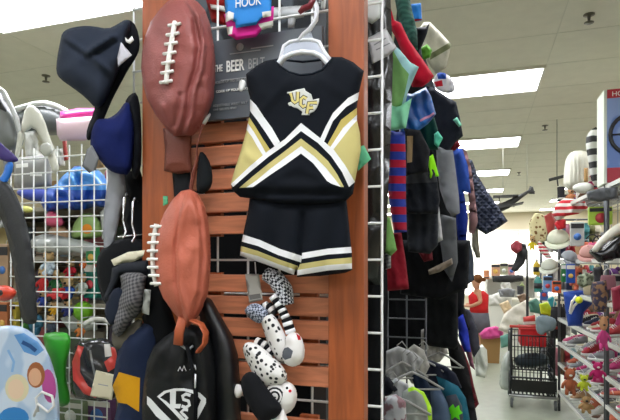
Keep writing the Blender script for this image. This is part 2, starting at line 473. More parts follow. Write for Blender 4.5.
# far wall with a shop window glowing with daylight
wx0, wx1, wz0, wz1 = -1.6, 2.6, .5, 2.62
mb = MB()
for c, s in ((((XL+wx0)/2, YF+.05, HC/2), (wx0-XL, .1, HC)), (((XR+wx1)/2, YF+.05, HC/2), (XR-wx1, .1, HC)),
             (((wx0+wx1)/2, YF+.05, (HC+wz1)/2), (wx1-wx0, .1, HC-wz1)), (((wx0+wx1)/2, YF+.05, wz0/2), (wx1-wx0, .1, wz0))):
    mb.box(c, s)
struct(mb.build('wall_front', m_wall))
w = MB().box(((wx0+wx1)/2, YF+.08, (wz0+wz1)/2), (wx1-wx0, .02, wz1-wz0)).build('window_1', mat('#f6f6f0', emit=1.5)); struct(w)
mb = MB()
for i in range(4):
    x = wx0+i*(wx1-wx0)/3; mb.box((x, YF, (wz0+wz1)/2), (.06, .08, wz1-wz0))
mb.box(((wx0+wx1)/2, YF, wz1), (wx1-wx0, .09, .07)); mb.box(((wx0+wx1)/2, YF, wz0), (wx1-wx0, .09, .07))
mb.build('window_frame', mat('#e8e4da', rough=.5), w)
# ceiling tile grid
mb = MB(); mt = mat('#d9d6c8', rough=.9)
X0g, Y0g = -.7, 2.16
x = X0g-1.22*6
while x < XR:
    if x > XL: mb.box((x, (YB+YF)/2, HC-.001), (.008, YF-YB, .0022))
    x += 1.22
y = Y0g-.61*11
while y < YF:
    mb.box(((XL+XR)/2, y, HC-.001), (XR-XL, .008, .0022)); y += .61
struct(mb.build('trim_1', mt))
# fluorescent panels, 2.44 m apart both ways
m_em = mat('#f6f9ff', emit=9.0); m_fr = mat('#e9e6dc', rough=.5)
proto = None
rowname = {-2: 'third row behind', -1: 'second row behind', 0: 'row just behind'}
ordw = ['nearest', 'second', 'third', 'fourth', 'fifth', 'sixth', 'seventh']
for ci, cn in ((-2, 'far left'), (-1, 'left'), (0, 'aisle'), (1, 'right')):
    for k in range(-2, 7):
        x = -.09+2.44*ci; y = 2.465+2.44*k
        if ci == -2 and k in (1, 2): continue
        if proto is None:
            proto = empty('ceiling_light', (0, 0, HC), 'x', 'light')
            mb = MB()
            mb.box((0, -.3, HC-.012), (1.22, .02, .024)); mb.box((0, .3, HC-.012), (1.22, .02, .024))
            mb.box((-.6, 0, HC-.012), (.02, .6, .024)); mb.box((.6, 0, HC-.012), (.02, .6, .024))
            mb.build('frame', m_fr, proto)
            MB().box((0, 0, HC-.008), (1.18, .58, .008)).build('diffuser', m_em, proto)
            o = proto
        else: o = copy_tree(proto)
        o.location = (x, y, HC)
        if k <= -1 or ci == 1 or ci == -2:
            o['label'] = 'white fluorescent ceiling panel outside the picture above the shop'
            o['group'] = 'ceiling panels out of view'
        else:
            if ci == 0 and k >= 1:
                lb = ['large bright ceiling panel over the aisle, nearest and biggest of the row', 'bright ceiling panel over the aisle, second of the row behind the biggest',
                      'thin bright ceiling panel over the aisle, third of the row going back', 'small bright ceiling panel over the aisle, fourth and just above the quilted sleeve',
                      'tiny bright ceiling panel over the aisle, fifth of the row', 'tiniest bright ceiling panel at the far end of the aisle row'][k-1]
            elif ci == -1 and k == 0: lb = 'very large bright ceiling panel at the upper left above the dark bucket hat'
            else: lb = 'white fluorescent ceiling panel %s, %s row, hidden behind the display' % (cn, ordw[k]); 
            o['label'] = lb; o['group'] = 'fluorescent ceiling panels'
# sprinkler heads
ms = mat('#6b675c', rough=.4, metal=.6)
for (px, py, lb) in ((589, 19, 'small ceiling sprinkler head at the upper right, nearest to the camera'), (545, 128, 'small ceiling sprinkler head above the aisle beyond the large light panel'), (46, 79, 'small ceiling sprinkler head at the upper left beside the dark bucket hat'), (519, 174, 'tiny ceiling sprinkler head deep in the shop by the third panel')):
    d = ray(px, py); t = (HC-EYE-.03)/d.z; p = CAM+d*t; p.z = HC
    r = empty('sprinkler_head', p, lb, 'sprinkler', 'ceiling sprinklers')
    MB().lathe(p, [(.035, 0), (.035, -.006), (.012, -.01), (.008, -.04)], 12).build('base', ms, r)
    MB().lathe(p, [(.004, -.035), (.005, -.05), (.03, -.052), (.03, -.056)], 12).build('deflector', ms, r)

# camera
cam = bpy.data.objects.new('camera', bpy.data.cameras.new('camera')); C.objects.link(cam)
cam.location = CAM; cam.rotation_euler = (PI/2, 0, YAW)
cam.data.sensor_width = 36; cam.data.lens = 36*FPX/620; cam.data.shift_y = 52/620; cam.data.clip_start = .02
bpy.context.scene.camera = cam
W = bpy.data.worlds.new('world'); bpy.context.scene.world = W; W.use_nodes = True
W.node_tree.nodes['Background'].inputs[0].default_value = (.9, .95, 1, 1); W.node_tree.nodes['Background'].inputs[1].default_value = .3
vs = bpy.context.scene.view_settings
bpy.context.scene.display_settings.display_device = 'sRGB'
vs.view_transform = 'Standard'; vs.look = 'None'; vs.gamma = 1; vs.exposure = .95; vs.use_curve_mapping = False
# ================= wooden end display =================
YD = 1.0
m_post = mat('#9c5028', rough=.45, kind='wood', bump=.1, scale=40)
m_slat = mat('#c47a58', rough=.45, kind='wood', color2='h', bump=.1, scale=40)
disp = empty('wooden_display_stand', (-.45, 1.02, 0), 'reddish brown wooden end stand with two posts and horizontal slats holding the cheer uniform', 'display stand')
xl0, xl1 = P(142, 200, YD).x, P(182, 200, YD).x
xr0, xr1 = P(328, 200, YD).x, P(364, 200, YD).x
for a, b in ((xl0, xl1), (xr0, xr1)):
    MB().box(((a+b)/2, YD+.02, 1.2), (b-a, .04, 2.4), bevel=.003).build('post', m_post, disp)
def slz(px, y): return P(px, y, YD+.012).z
up = [slz(222, y) for y in (99, 120.8, 143.5, 167, 191, 214, 236)]
lo = [slz(265, y) for y in (273, 294.5, 317, 339.5, 362, 385)]
for L in (up, lo, [slz(265, 414), slz(265, 437), slz(265, 460), slz(265, 483)]):
    for i in range(len(L)-1):
        a, b = L[i], L[i+1]
        x0 = xl1-.002 if L is up else xl1+.02
        MB().box(((x0+xr0)/2, YD+.02, (a+b)/2), (xr0-x0+.003, .016, abs(a-b)-.0085), bevel=.002).build('slat', m_slat, disp)
for x in (xl1+.06, xr0-.05):
    for zt_, zb_ in ((up[0], up[-1]), (lo[0], lo[-1]), (slz(265, 414), 0)):
        MB().box((x, YD+.036, (zt_+zb_)/2), (.04, .014, zt_-zb_)).build('batten', m_post, disp)
# white grid right behind it
m_white = mat('#e4e6e6', rough=.35)
XG1 = P(382, 200, 1.075).x
wiregrid('wire_gridwall', XG1-.0762*8, XG1, 0, 2.4, 1.075, m_white, 'white wire grid panel standing right behind the wooden end stand', 'wire grid', zphase=P(372, 260, 1.075).z+.0005)

# ---------- beer belt box ----------
yb = .985
a = P(206, 60, yb); b = P(322, 60, yb); zt = P(250, 35.5, yb).z; zb = P(235, 118, yb).z
bx = empty('boxed_drink_belt', ((a.x+b.x)/2, yb+.005, zb), 'flat dark grey cardboard box lettered THE BEER BELT behind the uniform', 'box')
MB().box(((a.x+b.x)/2, yb+.007, (zt+zb)/2), (b.x-a.x, .012, zt-zb), bevel=.001).build('carton', mat('#565b62', rough=.35, var=.25), bx)
mw = mat('#e6e6e2', rough=.5); mg = mat('#9a9c9e', rough=.5)
fy = yb-.0005
def tx(s, px, py, size, m=mw, sx=1, bold=0): text(s, size, P(px, py, fy), (1, 0, 0), (0, 0, 1), m, bx, sx=sx, bold=bold)
tx('THE', 214, 72, .020, sx=.55, bold=.0003)
tx('BEER', 226, 72, .033, sx=.58, bold=.0005)
tx('BELT', 248, 69, .030, mg, sx=.58)
tx('HOLDS UP TO SIX CANS', 214, 84, .0075, mg)
tx('COOL UP YOUR PARTY', 216, 93, .0075)
tx('ADJUSTABLE WAIST BELT', 213, 107, .007, mg); tx('ONE SIZE FITS MOST', 213, 111, .006, mg)
for x, y, w_, h_ in ((262, 47, .05, .002), (245, 52, .07, .0015), (240, 78, .09, .0012)): MB().box(P(x, y, fy), (w_, .001, h_)).build('printed_rule', mg, bx)
MB().lathe(P(240, 47, fy), [(.008, -.001), (.008, .001)], 16, Matrix.Rotation(PI/2, 4, 'X')).build('printed_badge', mg, bx)

# ---------- koozies ----------
m_blue = mat('#1c7fd0', rough=.7, bump=.2); m_pink = mat('#e0189a', rough=.7, bump=.2); m_wt = mat('#e8e8e4', rough=.8)
puff('can_sleeve', [(224, 14), (274, 6), (273, 26), (262, 30), (256, 37), (236, 40), (232, 37), (228, 35)], .955, .003, m_pink, n=14, smooth=0,
     regions=[([(222, 28), (233, 26), (232, 34), (222, 36)], m_wt), ([(258, 24), (275, 20), (275, 29), (262, 30)], m_wt)],
     label='pink foam can sleeve hanging under the blue one', cat='can sleeve', group='foam can sleeves')
o = puff('can_sleeve', [(224, -12), (272, -18), (271, 16), (262, 18), (259, 21), (256, 25), (236, 28), (235, 22), (231, 20), (226, 22)], .945, .003, m_blue, n=14,
     regions=[([(222, 16), (229, 11), (234, 13), (233, 22), (222, 25)], m_wt), ([(262, 12), (275, 10), (275, 19), (263, 20)], m_wt)],
     label='bright blue foam can sleeve with white lettering at the top edge', cat='can sleeve', group='foam can sleeves')
s = o_surf[o.name]; pa, pb = s(235, 8, .004), s(262, 4, .004)
text('HOOK', .026, pa, (pb-pa), (0, 0, 1), mw, o, sx=.72)
# metal peg with red tip holding the hanger
m_chr = mat('#c8cacc', rough=.25, metal=.9)
o = MB().tube([P(318, 4, 1.07), P(322, 2, .97), P(322, -3, .9)], .004).build('display_peg', m_chr); tag(o, 'metal display peg the white hanger is hooked over', 'peg')
o = MB().tube([P(299, 13, .9), P(303, 9, .9), P(310, 6, .9), P(315, -4, .9)], [.004, .006, .006, .005]).build('clip', plastic('#6a1020')); tag(o, 'dark red plastic clip beside the hanger hook', 'clip')

# ---------- white hanger ----------
hg = empty('clothes_hanger', P(305, 60, .93), 'white plastic child size clothes hanger holding the cheer top', 'hanger')
m_hg = mat('#e2e4ec', rough=.3)
mb = MB(); Yh = .93
mb.tube([P(x, y, Yh) for x, y in ((268, 74), (278, 65), (284, 58), (292, 54), (302, 52), (314, 53), (322, 57), (330, 66), (338, 72))], .0062, 8, flat=.8)
mb.tube([P(x, y, Yh) for x, y in ((298, 42), (304, 34), (310, 29), (316, 20), (317, 8), (314, 0), (318, -6), (324, -2), (323, 8))], .0046, 8)
mb.tube([P(x, y, Yh) for x, y in ((270, 73), (280, 60), (284, 46), (290, 42), (300, 40), (311, 40), (319, 42), (324, 52), (336, 68))], .004, 8)
mb.build('hanger_frame', m_hg, hg)
puff('hanger_web', [(279, 62), (284, 45), (290, 42), (299, 39), (305, 31), (310, 29), (313, 38), (319, 41), (324, 52), (330, 63), (324, 60), (314, 53), (302, 51), (290, 54)], Yh, .0025, mat('#bcc2d2', rough=.25), hg, n=14)

# ---------- cheer top ----------
BK = cloth('#0a0f18', bump=.15, var=.2); WH = cloth('#e6e6ea', bump=.1, var=.03); YE = cloth('#c4b87a', bump=.15, var=.06); GO = cloth('#bfae62', bump=.1, var=.04)
unif = empty('cheer_uniform', P(300, 272, .93), 'kids black cheer uniform with white and gold chevron stripes on a white hanger', 'cheer uniform')
top = [(274, 59), (280, 65), (289, 71), (300, 74), (312, 73), (322, 69), (333, 57), (342, 57), (353, 62), (364, 71), (361, 84), (359, 93), (357, 106), (357, 120), (360, 133), (361, 150),
       (358, 166), (355, 181), (353, 194), (346, 201), (325, 204), (300, 205), (275, 203), (254, 199), (240, 197), (232, 190), (231, 183), (234, 172), (241, 150), (246, 132), (250, 112), (250, 98), (247, 86), (246, 74), (256, 66), (265, 61)]
L0 = [(247, 96), (256, 105), (264, 117), (272, 128), (280, 142)]; L1 = [(247, 107), (257, 120), (266, 133), (275, 147)]; L2 = [(247, 114), (255, 126), (263, 139), (271, 151)]
L3 = [(247, 122), (254, 132), (261, 144), (267, 155)]; L4 = [(246, 129), (252, 137), (257, 146), (264, 157)]
R0 = [(363, 90), (348, 98), (333, 113), (325.5, 127), (320, 139)]; R1 = [(363, 97), (346, 107), (333, 121), (323, 144)]; R2 = [(363, 103), (341, 120), (326, 147)]
R3 = [(363, 109), (343, 128), (329, 149)]; R4 = [(364, 113), (350, 128), (333, 150)]
C0 = [(231, 184), (250, 166), (268, 151), (285, 139), (301, 123), (320, 138), (334, 150), (345, 165), (355, 182)]
C1 = [(233, 187), (250, 172), (268, 157), (285, 145), (301, 131), (318, 143), (331, 156), (342, 172), (349, 187)]
C2 = [(239, 188), (252, 177), (268, 164), (285, 151), (301, 138.5), (316, 150), (328, 161), (337, 174), (344, 187)]
C3 = [(246, 187.5), (257, 180), (270, 169), (286, 157), (301, 146), (315, 157), (326, 168), (334, 178), (341, 187)]
C4 = [(253, 187), (270, 175), (285, 165), (301, 153.5), (313, 163), (321, 173), (327, 181), (332, 184)]
def band(a, b): return a+b[::-1]
regs = [(band(L0, L1), WH), (band(L2, L3), GO), (band(L3, L4), WH), (L4+[(268, 153), (250, 168), (228, 188), (228, 150)], YE),
        (band(R0, R1), WH), (band(R2, R3), GO), (band(R3, R4), WH), (R4+[(336, 153), (345, 165), (356, 184), (370, 160), (368, 113)], YE),
        (band(C0, C1), WH), (band(C1, C2), BK), (band(C2, C3), YE), (band(C3, C4), WH)]
def g(x, y, line, w, a):
    d = pdist((x, y), line, False); return a*math.exp(-(d/w)**2)
def topdisp(x, y):
    v = -.006*math.exp(-((y-194)/4)**2)+.004*math.exp(-((y-199)/3)**2)
    for ln, a in (([(292, 78), (262, 110)], .004), ([(318, 78), (345, 95)], .003), ([(255, 75), (262, 95)], .003), ([(240, 150), (262, 165)], .004), ([(300, 165), (250, 192)], .003), ([(305, 170), (345, 192)], .003), ([(280, 185), (325, 187)], .003)):
        v += g(x, y, ln, 5, a)
    return v+.0025*noise.noise(Vector((x*.06, y*.05, 3)))
t = puff('top', top, .93, .018, BK, unif, regions=regs, D=.03, back=.01, n=46, disp=topdisp)
ts = o_surf[t.name]
# armhole and neck trim
mb = MB().tube([ts(x, y, .0005) for x, y in ((274, 60), (280, 66), (289, 72), (300, 75), (312, 74), (322, 70), (333, 58))], .0022, 6)
mb.tube([P(274, 60, .945), P(285, 60, .955), (P(303, 62, .957)), P(320, 60, .955), P(333, 58, .945)], .0022, 6)
mb.build('neck_trim', cloth('#1c222c', bump=.1), t)
# the crest on the chest
BG = cloth('#c8c8c4', bump=.1, var=.03); GD = cloth('#d3c47c', bump=.1, var=.03)
crest = []
def q(pts): return [(288+(x-70)/9.33*.98, 90+(y-90)/9.33*.98) for x, y in pts]
crest_white = q([(60, 118), (110, 112), (160, 95), (225, 82), (235, 105), (285, 135), (300, 185), (355, 172), (355, 205), (335, 260), (310, 290), (275, 305), (270, 322), (200, 318), (205, 290), (165, 262), (90, 240), (80, 215), (105, 195), (100, 145)])
U_ = [(291.3, 93.5), (293, 100.5), (295.4, 102.6), (298, 101), (298.3, 92.5)]; C_ = [(306.3, 99), (303.5, 97.2), (301, 99.5), (300.8, 104.3), (303, 106.4), (305.5, 105)]
F_ = [(316, 102.6), (308.3, 102.8), (306.6, 112.8)]; F2 = [(307.5, 107.6), (312.5, 107.2)]
regs = [(stroke(z, 4.1), BK) for z in (U_, C_, F_, F2)]+[(stroke(z, 2.5), GD) for z in (U_, C_, F_, F2)]
c0 = puff('crest', crest_white, .9, .0008, BG, t, n=30, regions=regs)
cpos = wloc(c0); hit = ts(*proj(cpos), .002); c0.location += hit-cpos
k = (hit-CAM).length/(cpos-CAM).length; c0.scale = (k*1.08, 1, k*1.08)

# ---------- shorts ----------
sh = [(250, 196), (275, 199), (300, 201), (325, 200), (346, 196), (348, 215), (350, 235), (352, 255), (352, 270), (345, 273), (320, 276), (297, 277), (296, 268), (294, 275), (270, 266), (250, 259), (240, 255.5), (241, 245), (244, 230), (248, 212)]
SHW = [(band([(238, 233), (260, 240), (280, 249), (302, 256)], [(236, 240), (258, 246), (278, 255), (301, 262.5)]), WH),
       (band([(236, 244.5), (258, 251), (278, 259), (298, 266)], [(235, 250), (258, 256), (278, 264), (297, 270)]), YE),
       (band([(235, 250), (258, 256), (278, 264), (296.5, 270)], [(232, 254), (250, 261), (270, 269), (296, 279)]), WH),
       (band([(302, 253), (328, 248.6), (356, 246.5)], [(302, 259), (328, 254.5), (356, 252.5)]), WH),
       (band([(300, 264), (328, 259.5), (356, 257)], [(297.5, 270), (328, 265), (356, 263)]), YE),
       (band([(297.5, 270), (328, 265), (356, 263)], [(297, 275.5), (328, 270.5), (356, 268.5)]), WH)]
def shd(x, y): return -g(x, y, [(302, 215), (302, 235), (297, 277)], 3, .009)+.004*math.sin(x*.22+y*.03)*min(1, (y-200)/40)
puff('shorts', sh, .945, .02, BK, unif, regions=SHW, D=.028, back=.008, n=40, disp=shd)
mb = MB(); s = o_surf['shorts']
puff('hang_tag', [(240, 79), (245, 80), (246, 85), (243, 91), (240, 92), (238, 88)], .925, .002, mat('#dcdcdc', rough=.4), unif, n=8, smooth=1)

# green price sticker on the post
o = puff('price_tag', [(357, 148), (364, 145), (371, 159), (358, 171)], .975, .0008, mat('#5fb98a', rough=.6), n=6, label='small green paper price tag sticking out beside the cheer top', cat='price tag')
o = puff('price_tag', [(163, 196), (168, 196), (168, 204), (163, 206)], .985, .0006, mat('#4fa476', rough=.6), n=5, label='tiny green price tag on the left wooden post', cat='price tag')

# ---------- football backpacks ----------
FB = mat('#8c4844', rough=.55, bump=.35, scale=260, var=.12); FB2 = mat('#b45e48', rough=.55, bump=.35, scale=260, var=.12); FBD = mat('#6e3222', rough=.6, bump=.3, scale=260, var=.1)
LC = cloth('#e8e6e2', bump=.1, var=.03)
def lace(surf, line, n, half, parent, tilt):
    mb = MB()
    mb.tube([surf(x, y, .004) for x, y in resample(line, 4, False)], .005, 7)
    pts = resample(line, math.dist(line[0], line[-1])/(n-1)*.999, False)
    L = [0]
    tot = sum(math.dist(line[i], line[i+1]) for i in range(len(line)-1))
    for k in range(n):
        d = tot*(.04+.92*k/(n-1)); i = 0
        while i < len(line)-2 and d > math.dist(line[i], line[i+1]): d -= math.dist(line[i], line[i+1]); i += 1
        f = d/math.dist(line[i], line[i+1]); x = line[i][0]+(line[i+1][0]-line[i][0])*f; y = line[i][1]+(line[i+1][1]-line[i][1])*f
        mb.tube([surf(x-half, y-tilt, .001), surf(x-half*.5, y-tilt*.6, .006), surf(x+half*.5, y+tilt*.3, .006), surf(x+half, y+tilt, .001)], .0032, 7)
    return mb.build('lace', LC, parent)
b1 = empty('football_backpack', P(178, 175, .96), 'larger brown football shaped backpack with white laces hanging at the top of the stand', 'backpack', 'football shaped backpacks')
S1 = [[(186, -3), (199, 18), (204, 45), (201, 70), (194, 92), (192, 115), (186, 134)], [(163, 130), (150, 100), (146, 70), (150, 35), (165, 5)]]
def d1(x, y):
    v = g(x, y, S1[0], 2.2, .012)-g(x, y, [(p[0]-5, p[1]) for p in S1[0]], 3, .01)
    v += g(x, y, [(162, 105), (168, 120), (170, 132)], 2, .006)+g(x, y, [(180, 95), (176, 125)], 3, -.007)+g(x, y, [(206, 80), (210, 95), (202, 118)], 3, .006)
    return v+.009*noise.noise(Vector((x*.05, y*.04, 8)))+.0015*noise.noise(Vector((x*.15, y*.12, 2)))
o1 = puff('body', [(176, -3), (188, -4), (198, 2), (205, 10), (210, 24), (213, 42), (215, 62), (214, 84), (213, 97), (209, 108), (204, 119), (196, 132), (190, 136), (174, 136), (166, 128), (155, 114), (147, 99), (143, 84), (141, 68), (142, 52), (145, 36), (151, 21), (160, 9), (168, 1)],
          .95, .055, FB, b1, D=.06, back=.03, n=64, disp=d1)
lace(o_surf[o1.name], [(175, 22), (171.5, 42), (168, 64), (166, 84)], 7, 6, o1, -1)
puff('flap', [(163, 128), (192, 128), (191, 150), (192, 172), (178, 174), (164, 171), (165, 150)], .965, .012, FBD, b1, n=14, disp=lambda x, y: g(x, y, [(163, 167), (192, 168)], 1.6, -.004), back=.006)
puff('strap', [(172, 168), (190, 168), (192, 200), (180, 204), (174, 196)], .975, .005, cloth('#16181c'), b1, n=10)
MB().tube([P(178, -2, .95), P(178, -8, .98), P(182, -14, 1.0)], .004).build('hang_loop', FBD, b1)
b2 = empty('football_backpack', P(183, 330, .93), 'smaller orange brown football shaped backpack hanging lower with laces on its left edge', 'backpack', 'football shaped backpacks')
S2 = [[(186, 190), (178, 215), (175, 250), (176, 285), (184, 322)], [(194, 192), (201, 220), (203, 255), (200, 290), (190, 322)]]
def d2(x, y):
    return -g(x, y, S2[0], 1.5, .008)+g(x, y, [(p[0]+4, p[1]) for p in S2[0]], 3, .006)-g(x, y, S2[1], 1.5, .008)+g(x, y, [(p[0]-4, p[1]) for p in S2[1]], 3, .005)+.006*noise.noise(Vector((x*.06, y*.04, 5)))+.0012*noise.noise(Vector((x*.16, y*.12, 2)))
o2 = puff('body', [(181, 191), (190, 189), (197, 193), (203, 203), (207, 218), (209, 235), (210, 255), (209, 275), (207, 294), (201, 310), (194, 322), (187, 328), (181, 321), (172, 311), (163, 298), (157, 283), (155, 265), (155, 247), (158, 229), (164, 213), (172, 200)],
          .93, .05, FB2, b2, D=.055, back=.03, n=62, disp=d2)
s2 = o_surf[o2.name]
lace(s2, [(156.5, 224), (153.5, 240), (152.5, 256), (153.5, 272), (156.5, 286)], 8, 5, o2, 0)
mb = MB(); mb.tube([P(x, y, .905) for x, y in ((183, 318), (179, 332), (178, 345))], .011, 10, flat=.3)
mb.tube([P(x, y, .9) for x, y in ((192, 320), (201, 324), (206, 333), (205, 343), (198, 352))], .011, 10, flat=.3)
mb.build('handle', mat('#a8502c', rough=.6, bump=.3, scale=260), b2)
MB().tube([P(x, y, .93) for x, y in ((195, 196), (191, 188), (194, 172), (197, 160), (197, 145), (203, 124))], [.005, .006, .007, .004, .002, .002], flat=.5).build('strap', FBD, b2)
puff('mesh_pouch', [(199, 152), (204, 152), (211, 164), (213, 180), (210, 190), (200, 195), (196, 190), (197, 170)], .97, .012, cloth('#14181c'), b2, n=10, smooth=1)
# white plastic hook clip near the first ball's lower right
o = MB().tube([P(203, 124, .96), P(207, 118, .96), P(210, 114, .97)], [.007, .006, .003], flat=.5).build('clip', plastic('#dfe3e6')); tag(o, 'small white clip beside the tip of the upper football backpack', 'clip')
# ================= caps, bags and plush hanging on the stand =================
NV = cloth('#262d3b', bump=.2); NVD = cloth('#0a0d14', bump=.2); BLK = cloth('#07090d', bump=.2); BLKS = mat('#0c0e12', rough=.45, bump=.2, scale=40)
h = empty('bucket_hat', P(95, 138, .98), 'dark navy bucket hat hanging crookedly at the upper left of the stand', 'hat', 'hats left of the stand')
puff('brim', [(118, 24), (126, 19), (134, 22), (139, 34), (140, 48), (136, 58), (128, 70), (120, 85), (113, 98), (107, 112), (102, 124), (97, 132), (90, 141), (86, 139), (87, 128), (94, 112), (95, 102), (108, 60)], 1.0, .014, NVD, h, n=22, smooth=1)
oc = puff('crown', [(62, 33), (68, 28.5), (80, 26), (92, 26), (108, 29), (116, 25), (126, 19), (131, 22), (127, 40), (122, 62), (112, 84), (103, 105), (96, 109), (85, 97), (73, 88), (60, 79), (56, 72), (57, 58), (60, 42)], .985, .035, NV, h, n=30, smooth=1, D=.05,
     disp=lambda x, y: g(x, y, [(64, 38), (86, 53), (113, 36)], 3, .01)-g(x, y, [(66, 42), (88, 58), (114, 42)], 2.5, .008)+g(x, y, [(90, 54), (115, 76)], 2.5, .008)+.006*noise.noise(Vector((x*.06, y*.06, 2))))
puff('tag', [(121, 42), (132, 55), (118, 67), (117, 58)], .955, .0015, mat('#c4c2cc', rough=.6), h, n=8)
puff('plastic_hook', [(125, 37), (128, 40), (132, 36), (134, 40), (130, 44), (126, 42)], .95, .002, mat('#e8e8e8', rough=.4), h, n=6)
h = empty('baseball_cap', P(115, 175, .99), 'royal blue cap with dark lining hanging under the bucket hat', 'cap', 'hats left of the stand')
puff('crown', [(91, 126), (98, 117), (106, 119), (113, 116), (119, 111), (125, 102), (131, 100), (135, 125), (134, 150), (130, 175), (118, 174), (108, 170), (98, 158), (90, 150)], 1.0, .035, cloth('#0b1850', bump=.3), h, n=24, smooth=1, fold=(.005, 8, 30))
puff('lining', [(124, 103), (130, 94), (137, 92), (141, 110), (142, 160), (138, 180), (131, 178), (133, 150), (131, 118)], 1.0, .02, NVD, h, n=14, smooth=1)
puff('tag', [(87, 149), (92, 145), (99, 158), (96, 170), (89, 173), (82, 166)], .98, .002, mat('#6a6c70', rough=.5), h, n=8)
puff('scarf', [(107, 166), (124, 172), (126, 190), (121, 210), (116, 235), (112, 255), (104, 256), (103, 225), (105, 200), (108, 180)], 1.03, .012, cloth('#8c8e94', bump=.5), n=18, fold=(.004, 30, 0), label='narrow grey knitted scarf hanging left of the stand below the blue cap', cat='scarf')
puff('legging', [(122, 172), (140, 170), (150, 200), (150, 262), (146, 300), (130, 262), (122, 232), (126, 200)], 1.06, .012, BLK, n=16, fold=(.004, 20, 0), label='black cloth legging hanging against the left wooden post', cat='legging')
for i, (x, y) in enumerate(((124, 196), (133, 200))):
    o = MB().tube([P(x+8, y+4, 1.07), P(x+2, y-2, 1.0), P(x, y+2, .985), P(x-1, y+24, .985), P(x+2, y+36, .985), P(x-1, y+42, .97)], .0022, 6).build('grid_hook', m_chr)
    tag(o, ['outer chrome wire hook on the left edge of the grid above the caps', 'inner chrome wire hook on the left edge of the grid above the caps'][i], 'hook', 'grid hooks')
o = MB().tube([P(118, 237, 1.0), P(148, 234, 1.06)], .0025, 6).build('grid_hook', m_chr); tag(o, 'short level chrome hook arm just above the cream card', 'hook', 'grid hooks')
puff('beanie', [(97, 278), (96, 260), (103, 247), (115, 240), (130, 238), (147, 240), (153, 262), (152, 300), (128, 300), (112, 312), (102, 300)], 1.03, .03, BLK, n=20, smooth=1, fold=(.004, 12, 60), label='black knitted beanie behind the plaid cap', cat='hat', group='hats left of the stand')
puff('card', [(111, 260), (117, 257), (128, 252), (145, 250), (143, 257), (133, 262), (122, 263), (114, 266)], .985, .002, mat('#cfc9b2', rough=.6), n=10, label='cream cardboard hat header card lying on top of the plaid cap', cat='card')
h = empty('flat_cap', P(128, 335, .97), 'grey plaid flat cap with dark band hanging by the white football laces', 'cap', 'hats left of the stand')
puff('band', [(112, 268), (122, 262), (148, 260), (149, 274), (132, 275), (120, 276), (114, 290), (107, 305), (103, 298), (110, 282)], .99, .018, cloth('#24272e'), h, n=16)
puff('crown', [(119, 272), (147, 272), (145, 288), (143, 305), (139, 315), (130, 322), (124, 333), (116, 338), (111, 326), (116, 300), (122, 288)], .985, .03, mat('#6c6a6c', kind='plaid', color2='#38383c', scale=38, rough=.95, bump=.3), h, n=20, smooth=1, fold=(.006, 9, 70))
puff('visor', [(106, 300), (116, 286), (127, 292), (122, 312), (112, 328), (104, 316)], .975, .008, cloth('#1c2230'), h, n=14, smooth=1)
puff('tag', [(144, 289), (151, 290), (149, 315), (142, 313)], .97, .001, mat('#9da09c', rough=.6), h, n=6)
puff('wool_scarf', [(112, 330), (118, 335), (126, 328), (142, 316), (143, 334), (134, 348), (120, 352), (112, 345)], 1.0, .015, cloth('#57534a', bump=.6), n=14, smooth=1, label='brownish grey wool scarf end tucked beneath the plaid cap', cat='scarf')
puff('sweater', [(120, 340), (136, 326), (156, 318), (160, 345), (156, 380), (158, 425), (152, 480), (114, 480), (113, 425), (118, 403), (112, 385), (116, 360)], 1.0, .03, cloth('#18223a', bump=.4), n=24, fold=(.006, 10, 20),
     regions=[([(110, 401), (113, 385), (119, 372), (140, 378), (139, 412), (127, 404)], cloth('#c08a12', bump=.4))], label='navy knitted sweater with a mustard yellow block hanging at the lower left of the stand', cat='sweater')
puff('black_jacket', [(138, 262), (160, 268), (168, 300), (178, 330), (170, 345), (150, 352), (146, 330), (142, 318), (148, 296)], 1.0, .02, BLK, n=16, fold=(.004, 14, 0), label='black cloth jacket sleeve behind the lower football backpack', cat='jacket')
# drawstring bag with emblem
NY = mat('#07090c', rough=.6, bump=.25, scale=50, spec=.3)
WL = mat('#d4d6d8', rough=.6)
bag = empty('drawstring_bag', P(180, 480, .93), 'black sports drawstring bag with a white LS emblem hanging below the football backpacks', 'bag')
arc = [(157, 396.5), (164, 391), (174, 388.5), (184, 388.3), (193, 390), (200, 393), (206, 398.5), (206, 403), (203, 409), (197, 420), (193, 420), (197, 410), (201, 400), (196, 394.5), (184, 391), (174, 391), (166, 393), (160, 397.5), (166, 401), (174, 408), (182, 416), (188, 423), (184, 424), (172, 411), (163, 402)]
emb = [(arc, WL), ([(147, 396), (151, 399), (160, 409), (172, 421), (168, 426), (156, 416), (147, 404)], WL),
       ([(170, 391), (176, 391), (175.6, 404), (181, 404), (180, 408.5), (170, 408)], WL), (stroke([(190.5, 395.5), (186, 394), (182.5, 396), (183.5, 399.5), (188.5, 401), (189.5, 405), (186, 407.5), (181.5, 406)], 3.2), WL),
       (stroke([(188, 410), (184, 409.5), (181, 412), (184, 415), (187, 418), (184, 421)], 3), WL)]
def bd(x, y):
    v = 0
    for ln, a in (([(178, 332), (160, 350), (150, 372)], .006), ([(186, 335), (180, 365), (178, 386)], .006), ([(196, 335), (203, 365), (208, 420)], .008), ([(170, 340), (165, 372)], -.006), ([(190, 340), (190, 380)], -.006), ([(146, 376), (175, 384), (200, 380)], -.003)):
        v += g(x, y, ln, 4, a)
    return v+.004*noise.noise(Vector((x*.05, y*.05, 1)))
ob = puff('body', [(178, 328), (190, 324), (202, 327), (209, 335), (214, 350), (217, 368), (218, 390), (217, 420), (214, 460), (200, 480), (160, 480), (146, 465), (142, 430), (142, 405), (144, 382), (147, 362), (154, 346), (164, 337)], .955, .04, NY, bag, regions=emb, D=.05, back=.02, n=44, disp=bd)
sb = o_surf[ob.name]
mb = MB()
